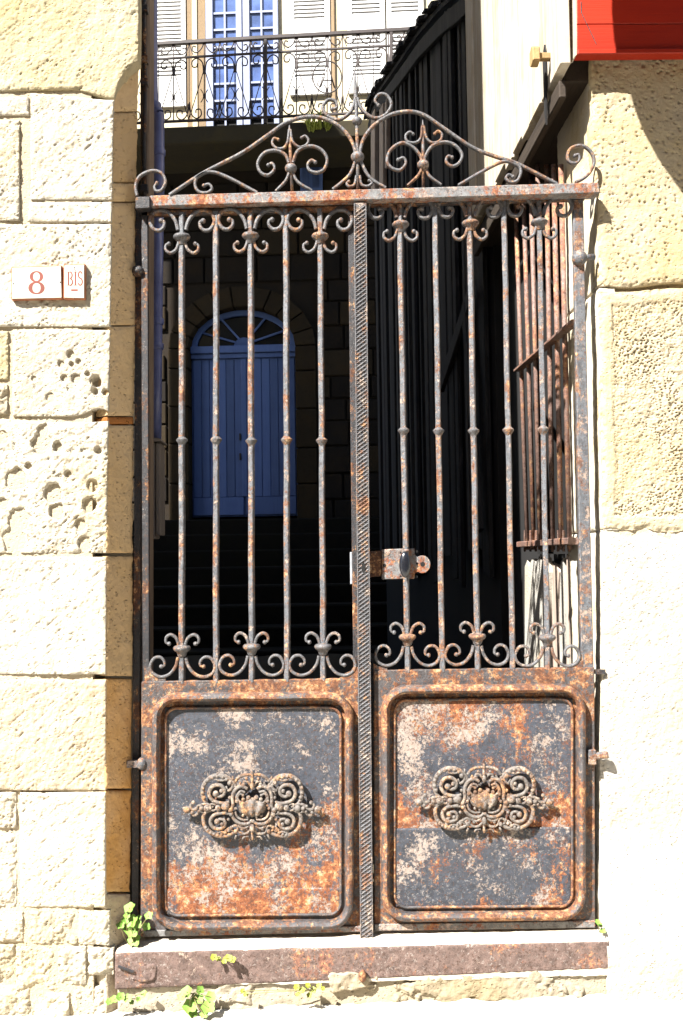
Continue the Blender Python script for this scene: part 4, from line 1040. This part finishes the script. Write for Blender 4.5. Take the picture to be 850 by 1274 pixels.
def ornament(g, cx, cy, k):
    """cast iron cartouche; coordinates in 850-px zoom units about its centre"""
    YO = -.030
    def tb(m_, pts, r, z=0.0, n=8, tip=0.0, kk=6):
        q = spline(pts, kk) if len(pts) > 2 else np.array(pts, float)
        p = W(cx + q[:, 0] * k, cy + q[:, 1] * k, YO + z)
        rr = .80 * r * np.interp(np.linspace(0, 1, len(p)), [0, .35, .75, 1], [.85, 1.1, 1.0, .7]) * k * .00245
        m_.tube(p, rr, n=n)
        if tip: m_.ball(p[-1], tip * k * .00245, (1, .9, 1), 9, 7)
    def knob(m_, x, y, r, z=0.0, sc=(1, .8, 1)): m_.ball(W(cx + x * k, cy + y * k, YO + z), r * k * .00245, sc, 10, 8)
    m_ = MB(); outer = MB()
    for s in (-1, 1):
        # outer leaf-edged frame, upper and lower lobes
        tb(outer, [(s * 95, -128), (s * 118, -160), (s * 165, -186), (s * 222, -184), (s * 268, -148), (s * 284, -98), (s * 276, -50), (s * 250, -18)], 15, -.002)
        tb(outer, [(s * 258, 12), (s * 278, 48), (s * 268, 102), (s * 228, 142), (s * 176, 156), (s * 122, 146), (s * 84, 122)], 15, -.002)
        for a in np.linspace(0, 1, 9):                     # acanthus beads on the frame
            th = math.radians(205 - 150 * a); knob(outer, s * -(-195 + 0) if False else s * (195 - 88 * math.cos(th)), -98 - 84 * math.sin(th), 11, -.006)
            th = math.radians(30 + 120 * a); knob(outer, s * (188 - 84 * math.cos(th + .1)), 66 + 84 * math.sin(th), 10, -.006)
        # inner volutes
        tb(m_, [(s * 130, -38), (s * 168, -30), (s * 222, -44), (s * 246, -84), (s * 228, -126), (s * 186, -134), (s * 158, -108), (s * 164, -78), (s * 190, -68), (s * 208, -84)], 13, -.006, tip=18)
        tb(m_, [(s * 128, 30), (s * 160, 26), (s * 212, 34), (s * 238, 66), (s * 226, 104), (s * 188, 116), (s * 156, 96), (s * 160, 66), (s * 186, 60), (s * 200, 74)], 12, -.006, tip=17)
        tb(m_, [(s * 192, -34), (s * 196, 26)], 9, -.004); knob(m_, s * 194, -4, 17, -.008)
        tb(m_, [(s * 140, -100), (s * 120, -112), (s * 112, -132), (s * 128, -146)], 10, -.006, tip=15)
        tb(m_, [(s * 150, -128), (s * 138, -104)], 8, -.004)
        # C-shaped frame round the shell
        tb(m_, [(s * 28, -112), (s * 58, -128), (s * 96, -108), (s * 112, -66), (s * 110, -20), (s * 124, 8)], 13, -.008, tip=16)
        tb(m_, [(s * 40, -92), (s * 66, -98), (s * 88, -70), (s * 88, -42)], 9, -.010, tip=11)
        tb(m_, [(s * 116, 20), (s * 106, 56), (s * 72, 84), (s * 30, 88), (s * 6, 72)], 12, -.008, tip=10)
        tb(m_, [(s * 96, 18), (s * 84, 48), (s * 54, 64), (s * 22, 62)], 8, -.010)
        tb(m_, [(s * 118, 106), (s * 96, 96), (s * 82, 112), (s * 94, 130)], 9, -.006, tip=13)
        # crest and foot
        tb(m_, [(s * 96, -152), (s * 70, -182), (s * 30, -194), (s * 0, -192)], 11, -.004)
        tb(m_, [(s * 6, -128), (s * 26, -152), (s * 46, -154), (s * 48, -138)], 9, -.006, tip=12)
        tb(m_, [(s * 6, 110), (s * 30, 140), (s * 62, 142), (s * 84, 122)], 9, -.004, tip=10)
        tb(m_, [(s * 20, 158), (s * 44, 160), (s * 56, 176)], 7, -.002)
        tb(m_, [(s * 88, 146), (s * 98, 172)], 10, -.002)
        tb(m_, [(s * 108, -160), (s * 112, -186)], 9, -.002)
        # extra leafage filling the openwork
        tb(m_, [(s * 60, -30), (s * 84, -58), (s * 72, -84), (s * 52, -76)], 8, -.010, tip=9)
        tb(m_, [(s * 108, 130), (s * 132, 112), (s * 150, 124)], 8, -.004, tip=9)
        tb(m_, [(s * 150, 140), (s * 176, 132), (s * 200, 140)], 8, -.005)
        tb(m_, [(s * 150, -164), (s * 180, -160), (s * 208, -166)], 8, -.005)
        tb(m_, [(s * 66, -150), (s * 78, -128), (s * 102, -124)], 8, -.006, tip=8)
        tb(m_, [(s * 20, 98), (s * 44, 112), (s * 70, 104), (s * 80, 90)], 8, -.008)
        tb(m_, [(s * 208, -20), (s * 232, -26), (s * 240, -4), (s * 222, 12), (s * 206, 2)], 8, -.006)
        for x_, y_, r_ in ((22, -62, 13), (50, -52, 12), (70, -34, 10), (24, 48, 9), (52, 40, 9), (58, 118, 9), (128, -62, 10), (136, 62, 9), (240, 0, 9), (176, -100, 12), (172, 90, 11), (34, -170, 8), (310, -14, 8), (306, 18, 8), (66, 100, 8), (150, 20, 9), (96, 0, 9)):
            knob(m_, s * x_, y_, r_, -.008)
        # side tips: leaf, curl and end knob
        tb(m_, [(s * 222, -8), (s * 262, -26), (s * 300, -16), (s * 322, 4), (s * 344, 2), (s * 352, -20), (s * 336, -34)], 11, -.004, tip=12)
        tb(m_, [(s * 232, 8), (s * 268, 22), (s * 300, 14), (s * 316, 34), (s * 336, 38), (s * 342, 22)], 10, -.004, tip=12)
        knob(m_, s * 258, -2, 20, -.006); knob(m_, s * 290, 0, 13, -.008); knob(m_, s * 372, 6, 23, -.003, (1, .8, .9)); knob(m_, s * 388, -2, 10, -.001)
        knob(m_, s * 152, -12, 26, -.008, (1, .8, .9)); knob(m_, s * 120, 34, 12, -.01)
        tb(m_, [(s * 366, 10), (s * 392, 34)], 8, .004)
    tb(m_, [(0, -110), (0, -160), (-2, -214)], 10, -.008); knob(m_, 0, -128, 15, -.014, (.8, .8, 1.4)); knob(m_, 0, -160, 11, -.012, (.8, .8, 1.5))
    tb(m_, [(0, 88), (0, 130), (0, 180)], 9, -.006); knob(m_, 0, 112, 16, -.012, (.9, .8, 1.5)); knob(m_, 0, 164, 11, -.006, (.8, .8, 1.6))
    m_.add(outer.v, outer.f)
    o = part('cartouche', m_, IRON_ORN, g, smooth=True)
    # ribbed shell boss
    sh = MB(); NA, NB = 40, 18; vs = []
    for i in range(NB + 1):
        b = math.pi * i / NB
        for j in range(NA):
            a = 2 * math.pi * j / NA
            x = 80 * math.sin(b) * math.cos(a); y = -8 + 56 * math.sin(b) * math.sin(a)
            fan = math.atan2(x, 86 - y)
            rb_ = .0042 * math.cos(fan * 13) * min(1, 2.2 * math.sin(b))
            p = W(cx + x * k, cy + y * k, YO - .002); p = p + np.array([0, -(.018 * math.cos(b) + (rb_ if math.cos(b) > 0 else 0)), 0]); vs.append(p)
    sh.add(vs, [(i * NA + j, (i + 1) * NA + j, (i + 1) * NA + (j + 1) % NA, i * NA + (j + 1) % NA) for i in range(NB) for j in range(NA)])
    part('shell', sh, IRON_ORN, o, smooth=True)
    m_ = MB()
    for x, y in ((-190, -150), (190, -150), (-190, 110), (190, 110), (0, -60), (0, 40)):
        p = W(cx + x * k, cy + y * k, -.010); m_.tube([p, p + np.array([0, -.024, 0])], .006, n=6)
    part('stud', m_, IRON_ORN, o)

random.seed(3)
LB = [barx(226.5, 226.5, 280, 840), barx(269, 269, 280, 840), barx(312, 313.5, 280, 840), barx(356, 357.5, 280, 840), barx(398.5, 402.5, 280, 840)]
cl = W(182, 1165, 0)
gl = gate_leaf('left gate leaf with five iron bars over a rusted panel, no lock case', LB,
               [(226.5, 296.5), (312, 295), (398.5, 295.5)], [(226.5, 808), (313.3, 806), (402, 806)],
               [548, 547.5, 549, 547.5, 548.5], lambda x: 266 - .028 * (x - 187), lambda x: 851 - .02 * (x - 180), (cl[0], 0, cl[2]), 1.0)
part('stile', MB().pxbox([(175.5, 262), (184, 262), (186, 851), (177.5, 851)], -.004, .014), IRON_DARK, gl, bevel=.002)
part('top_bar', MB().pxbox([(176, 262.5), (440, 255.5), (440, 261.5), (176, 268.5)], -.004, .016), IRON_FRAME, gl, bevel=.002)
part('meeting_stile', MB().pxbox([(433, 256), (441, 255.6), (448, 850), (440, 850)], .001, .016), IRON_DARK, gl, bevel=.002)
fr = panel(gl, [(176, 848), (447, 844), (449, 1159), (175, 1165)], (196, 868, 434, 1150, -.006), (206, 881, 424, 1139, -.006), IRON_PANEL_A, 1106, IRON_PANEL_A)
part('corner_tab', MB().prism([tuple(W(x, y, -.006)) for x, y in ((180, 848), (180, 831), (188, 830), (192, 839), (206, 844), (206, 848))], (0, .012, 0)), IRON_FRAME, gl)
part('corner_tab', MB().prism([tuple(W(x, y, -.006)) for x, y in ((421, 845), (430, 838), (437, 835), (440, 830), (446, 830), (446, 845))], (0, .012, 0)), IRON_FRAME, gl)
ornament(gl, 314, 1006, .2185)
part('keeper', MB().pxbox([(435.5, 687), (449, 686), (449, 725), (436, 727)], .018, .026), STEEL, gl, bevel=.0015)
for y in (693, 722):
    part('rivet', MB().ball(W(441.5, y, .0175), .004, (1, .6, 1)), IRON_DARK, gl, smooth=True)
m_ = MB(); q = W(177, 950, -.002); m_.ball(q, .016, (1.0, 1, 1.25)); m_.box(q[0] - .045, q[0], -.010, .008, q[2] - .010, q[2] + .010); part('hinge', m_, IRON_BAR, gl, smooth=True, sharp=40)
part('bottom_lip', MB().pxbox([(176, 1158), (449, 1152.5), (449, 1159.5), (175, 1166)], -.016, -.0085), IRON_RAIL, gl, bevel=.002)

RB = [barx(497.5, 507.5, 280, 830), barx(541.5, 550.5, 280, 830), barx(584.5, 594.5, 280, 830), barx(627.5, 638, 280, 830), barx(671, 681.5, 280, 830)]
cr = W(736, 1155, 0)
gt = gate_leaf('right gate leaf with lock, oval knob and patterned cover strip', RB,
               [(498.5, 281), (585.3, 279.5), (671, 278)], [(507, 794), (594, 793), (681, 794.5)],
               [536, 536.5, 536.5, 535.5, 534.5], lambda x: 256 - .03 * (x - 470), lambda x: 837 - .018 * (x - 470), (cr[0], 0, cr[2]), .98)
part('stile', MB().pxbox([(713, 248), (726, 247), (739, 833), (724, 834)], -.006, .014), IRON_BAR, gt, bevel=.003)
part('top_bar', MB().pxbox([(462, 250.5), (728, 243), (728, 248.5), (462, 256)], -.004, .016), IRON_FRAME, gt, bevel=.002)
fr = panel(gt, [(465, 834), (740, 830), (741, 1154), (466, 1158)], (480.5, 858.5, 722, 1139, -.008), (491, 871, 712, 1129, -.008), IRON_PANEL_B, 1031, IRON_PANEL_C)
part('corner_tab', MB().prism([tuple(W(x, y, -.006)) for x, y in ((465, 836), (465, 826), (472, 829), (482, 832), (482, 836))], (0, .012, 0)), IRON_FRAME, gt)
part('corner_tab', MB().prism([tuple(W(x, y, -.006)) for x, y in ((700, 832), (712, 828), (719, 822), (726, 822), (726, 832))], (0, .012, 0)), IRON_FRAME, gt)
ornament(gt, 602.5, 997, .2185)
part('bottom_lip', MB().pxbox([(466, 1150), (741, 1145.5), (741, 1154.5), (466, 1158.5)], -.014, -.0085), IRON_RAIL, gt, bevel=.002)
# patterned cover strip
st = part('cover_strip', MB().pxbox([(440.5, 252), (456, 251), (464.5, 1170), (448.5, 1171)], -.030, -.009), IRON_STRIP, gt, bevel=.002)
m_ = MB()
def sx(y, t): return (440.5 + 8 * (y - 252) / 918) + t * (15.6 + .3 * (y - 252) / 918)
y = 256.0
while y < 1162:
    m_.tube(W(np.array([sx(y + 9, .1), sx(y, .9)]), np.array([y + 9, y]), -.0310), .0024, n=4)
    y += 5.2
y = 256.0
while y < 1162:
    m_.tube(W(np.array([sx(y, .1), sx(y + 9, .9)]), np.array([y, y + 9]), -.0306), .0018, n=4)
    y += 5.2
for t in (.045, .955):
    yy = np.linspace(253, 1168, 30); m_.tube(W(sx(yy, t), yy, -.0312), .0022, n=5)
part('lattice', m_, IRON_STRIP, st, kind='stuff')
m_ = MB(); m_.prism([tuple(W(452.3 + 2.4 * math.cos(a), 706 + 6.5 * math.sin(a), -.0338)) for a in np.linspace(0, 2 * math.pi, 14)[:-1]], (0, .002, 0)); part('keyhole', m_, DARKROOM, st)
# lock
lk = part('lock_case', MB().pxbox([(475.5, 683.5), (516, 682), (516, 720), (475.5, 721)], .016, .045), IRON_RAIL, gt, bevel=.002)
part('lock_body', MB().pxbox([(457, 686), (475, 685), (475, 717), (457, 718)], .024, .045), IRON_DARK, lk, bevel=.002)
pp = [(516, 690)] + [(525.5 + 10 * math.cos(a), 702 - 11 * math.sin(a)) for a in np.linspace(math.radians(125), math.radians(-125), 14)] + [(516, 714)]
part('lock_plate', MB().prism([tuple(W(x, y, .022)) for x, y in pp], (0, .006, 0)), IRON_RAIL, lk)
for (x, y, r) in ((526, 702, 3), (519, 701, 1.4), (518, 686, 1.8), (518, 717.5, 1.8), (478.5, 703.5, 2.2), (498.5, 687.5, 1.3), (498.5, 717, 1.3)):
    m_ = MB(); m_.prism([tuple(W(x + r * math.cos(a), y + r * math.sin(a), .0155 if x < 516 else .0214)) for a in np.linspace(0, 2 * math.pi, 11)[:-1]], (0, .001, 0)); part('hole', m_, DARKROOM, lk)
m_ = MB(); c = W(504, 702.5, -.035); m_.ball(c, .001, (17.5, 13, 40), 18, 14); part('knob', m_, KNOB, lk, smooth=True)
m_ = MB(); m_.tube([W(504, 702, -.03), W(504, 702, .018)], .008, n=8); part('spindle', m_, IRON_DARK, lk)
m_ = MB(); m_.lathe([(.003, -.006), (.009, -.003), (.010, .002), (.004, .006)], W(505.5, 685, -.004), 9); part('rust_lump', m_, IRON_RAIL, lk, smooth=True)
# hinges of the right leaf
m_ = MB(); q = W(721, 321, -.008); m_.ball(q, .024, (1, .9, 1.05), 14, 10); m_.tube([q, q + np.array([.05, .012, .006])], .011, n=8); part('hinge', m_, IRON_BAR, gt, smooth=True)
m_ = MB(); q = W(736, 941, -.012); m_.box(q[0] - .014, q[0] + .012, -.026, .008, q[2] - .024, q[2] + .022); m_.tube([q, W(757, 939, -.03)], .012, n=9); part('hinge', m_, IRON_BAR, gt, bevel=.003)
m_ = MB(); m_.box(W(745, 836, 0)[0] - .012, W(745, 836, 0)[0] + .02, -.004, .02, W(745, 836, 0)[2] - .006, W(745, 836, 0)[2] + .006); part('hinge_strap', m_, IRON_DARK, gt)

# ------------------------------------------------------------------ transom with scrollwork
c = W(460, 245, 0)
ov = thing('gate_overthrow', 'rusted iron rail with wrought scrollwork and spike crowning the gate', 'gate top', (c[0], -.02, c[2]))
fr_ = [W(186, 257, -.024), W(747, 240, -.050), W(745, 226.5, -.050), W(186, 243, -.024)]
mb = MB(); mb.hexa([p.copy() for p in fr_], [np.array([p[0], .004, p[2]]) for p in fr_])
part('rail', mb, IRON_RAIL, ov, bevel=.003)
part('rail_end', MB().pxbox([(168.5, 244.5), (187, 244), (187, 259), (168.5, 260)], -.034, .03), IRON_DARK, ov, bevel=.003)
YS = -.022
def sc(pts, w=.0045, end=1.45, name='scroll', d=.0068, taper=.8):
    m_ = MB(); scroll(m_, pts, YS, w, d, 6, end, taper); part(name, m_, IRON_SCROLL, ov, smooth=True, sharp=50)
sc([(171, 244), (169, 232), (174, 220), (188, 213), (200, 215), (206, 225), (202, 236), (195, 238), (192.5, 233), (195.5, 228)])
sc([(211, 243), (254, 215), (301, 190.5), (334, 168), (356.5, 152.5), (382, 145.4), (401, 147), (417.6, 154), (432, 167), (440, 181), (442.5, 193)], .0050, 0, taper=1)
sc([(442, 201), (434, 219), (414, 236)], end=0, taper=1)
sc([(447.5, 193), (452, 174), (465, 156.5), (486, 143), (509, 139), (528, 143.5), (549, 157.6), (585, 182), (611, 193), (639, 202), (660, 212), (683, 224), (693, 229)], .0050, 0, taper=1)
sc([(449, 201), (460, 221), (480, 234)], end=0, taper=1)
sc([(320, 240), (282, 220), (261, 214), (246, 220), (243, 231), (248, 239), (258, 240), (264, 235), (260, 229.4), (254, 231)])
sc([(570, 231), (601, 213), (627, 201), (643.5, 206), (648, 214), (643.5, 225), (635, 227), (629.5, 222), (633, 217.6), (638, 220)])
sc([(716, 227), (726, 222), (734, 214.6), (739, 203), (736.5, 191), (728, 183), (718.6, 181.6), (709, 186), (706, 195), (709, 202), (717, 203), (721, 198), (719.5, 192.5), (715.5, 194)])
# left lyre
sc([(364.5, 203), (370.6, 188), (385, 182), (399, 186), (407, 197.6), (403.5, 210.6), (394, 215), (385, 212), (383, 205), (387.5, 199.5), (392.5, 202)])
sc([(359.5, 203), (355, 193), (343.5, 187.5), (329, 190.6), (320.7, 203.5), (324.7, 215), (334, 218), (341.6, 210.6), (339, 203.5), (334, 205.5)])
sc([(361.5, 162), (363, 172), (366, 179), (373, 183.5), (381, 181), (384, 175), (380, 169.5), (375.5, 171.5)], .0038)
sc([(359.8, 162), (359, 170), (357.6, 178), (353, 184.5), (344.7, 185), (339, 179), (341, 172.5), (346.5, 174)], .0038)
sc([(360, 215), (355, 226), (343, 238)], .0042, 0); sc([(364.5, 215), (371, 227), (388, 237)], .0042, 0)
# right lyre
sc([(524.5, 200), (523, 194), (514, 183.5), (500, 178), (486, 187), (481.6, 200), (487, 209), (497.6, 211.8), (505, 203.5), (502, 196.5), (495.5, 199)])
sc([(528, 200), (529.5, 194), (537.6, 182), (552, 177), (566, 181), (575, 193), (570.6, 203.5), (562, 207), (555, 201), (557.6, 194.5), (562.5, 196)])
sc([(525.4, 157), (523.5, 172), (516.5, 178), (507, 176.5), (504.7, 169), (510, 164.5), (514, 167)], .0038)
sc([(527, 157), (530.6, 172), (537.6, 178), (547, 176), (550, 168), (545, 163.5), (541, 166.5)], .0038)
sc([(524.5, 210), (520, 219), (507, 231)], .0042, 0); sc([(529, 210), (535, 220), (549, 230)], .0042, 0)
# centre scrolls and foot curls
sc([(442, 122), (436.5, 139), (422, 149), (408, 144.7), (401.6, 134), (408, 124.7), (417, 126), (419.5, 133.5), (413.5, 136)])
sc([(444.5, 122), (450.6, 136.5), (464.7, 147), (479, 143.5), (487, 130.6), (481, 119), (472, 117.6), (466.5, 125), (471, 131.5)])
sc([(443.5, 219), (441, 230), (435, 232.5), (431.5, 229), (434, 226)], .004); sc([(448, 219), (450, 230), (457.6, 232), (463, 228), (459.5, 225)], .004)
def spike(pts, rs):
    q = np.array(pts, float); part('spike', MB().tube(W(q[:, 0], q[:, 1], YS), np.array(rs), n=7), IRON_SCROLL, ov, smooth=True)
spike([(360, 154), (360.5, 165), (361.5, 190), (363.5, 240)], [.0012, .0045, .0055, .0048])
spike([(526, 149), (526.3, 160), (526.5, 185), (526.8, 234)], [.0012, .0045, .0055, .0048])
spike([(441.5, 86), (442, 105), (443, 128), (444, 150), (445, 195), (445.5, 240)], [.0014, .0055, .0075, .0055, .0058, .0058])
def boss(x, y, k):
    s = .00245 * k; part('boss', MB().lathe([(3 * s, -6 * s), (6.6 * s, -3.8 * s), (7.6 * s, -.5 * s), (7.4 * s, 2.2 * s), (5.4 * s, 4.6 * s), (2.5 * s, 5.8 * s)], W(x, y, YS), 14), IRON_SCROLL, ov, smooth=True, sharp=50)
boss(362, 209.5, 1); boss(526.5, 205, 1); boss(445, 195.5, 1.12); boss(444.3, 150.5, .85)

# ================================================================== WEEDS
def weed(label, base, Y, leaves, mat=LEAF, size=1.0, group='weeds growing round the doorstep'):
    b = W(base[0], base[1], Y)
    t = thing('weed', label, 'weed', tuple(b), group)
    sm = MB(); lm = MB()
    for (x, y, r) in leaves:
        p = W(float(x), float(y), Y - .012 - random.uniform(0, .03))
        mid = (b + p) / 2 + np.array([random.uniform(-.006, .006), -.01, .006])
        sm.tube(spline([b, mid, p], 4), .0011, n=4)
        nrm = np.array([random.uniform(-.5, .5), -.7, random.uniform(.35, 1.0)]); nrm /= np.linalg.norm(nrm)
        a = np.cross(nrm, (0, 0, 1)); a /= np.linalg.norm(a); c = np.cross(nrm, a)
        rr = r * .00245 * size; n = 16; vs = [p - nrm * rr * .22]
        for k in range(n):
            th = 2 * math.pi * k / n; lob = 1 + .13 * math.cos(5 * th) - .35 * math.exp(-((th - math.pi / 2) / .3) ** 2)
            vs.append(p + rr * lob * (a * math.cos(th) + c * math.sin(th)) + nrm * rr * .12 * math.cos(2 * th))
        lm.add(vs, [(0, 1 + k, 1 + (k + 1) % n) for k in range(n)])
    part('stem', sm, STEM, t)
    part('leaves', lm, mat, t, smooth=True)
random.seed(9)
weed('round-leaved green weed sprouting at the foot of the left jamb', (165, 1182), -.03, [(161, 1129, 7), (156, 1149, 7), (164, 1146, 8), (170, 1150, 6), (150, 1151, 5), (165, 1160, 7), (160, 1156, 6), (167, 1170, 8), (172, 1142, 4), (185, 1139, 5), (182, 1153, 5), (158, 1139, 4)])
weed('largest clump of round leaves hanging under the doorstep riser', (240, 1236), -.10, [(232, 1234, 7), (246, 1243, 7), (236, 1252, 8), (259, 1253, 8), (262, 1240, 6), (249, 1232, 5), (226, 1240, 5), (240, 1260, 6), (254, 1262, 5)])
weed('small sprig of round leaves below the left end of the doorstep', (152, 1243), -.095, [(142, 1243, 5), (150, 1240, 5), (159, 1242, 5), (179, 1236, 4), (172, 1243, 3), (136, 1246, 4), (164, 1247, 3)])
weed('spray of tiny pale leaves under the middle of the doorstep', (388, 1232), -.098, [(369, 1228, 3.5), (376, 1232, 4), (383, 1226, 3.5), (390, 1232, 4), (397, 1226, 3), (385, 1238, 3.5), (371, 1237, 3), (402, 1230, 2.5), (302, 1233, 3), (306, 1237, 3)], LEAFY)
weed('few yellowish leaves lying on the doorstep edge', (277, 1192), -.086, [(266, 1191, 4), (272, 1193, 3), (284, 1192, 5), (290, 1194, 4), (279, 1196, 3)], LEAFY)
weed('tiny green sprig in the gap beside the right gate leaf', (746, 1160), -.05, [(744, 1147, 3.5), (747, 1151, 3), (750, 1158, 3.5), (757, 1164, 3), (762, 1150, 2.5)])
# grass tuft on the balcony edge
c = FP(395., 160., .86)
tf = thing('grass_tuft', 'yellow-green tuft of grass sprouting from the balcony slab edge', 'weed', tuple(c))
m_ = MB()
for k in range(46):
    a = random.uniform(0, 2 * math.pi); r = random.uniform(.0, .12); h = random.uniform(.06, .20)
    b = c + np.array([random.uniform(-.12, .14), random.uniform(-.02, .02), random.uniform(-.05, .02)])
    e = b + np.array([math.cos(a) * r, -.06 - .03 * random.random(), h * random.choice((1, 1, .2))])
    m_.tube(spline([b, (b + e) / 2 + np.array([0, -.02, .03]), e], 3), np.array([.008, .009, .008, .007, .006, .004, .001]), n=4)
part('blades', m_, LEAFY, tf)
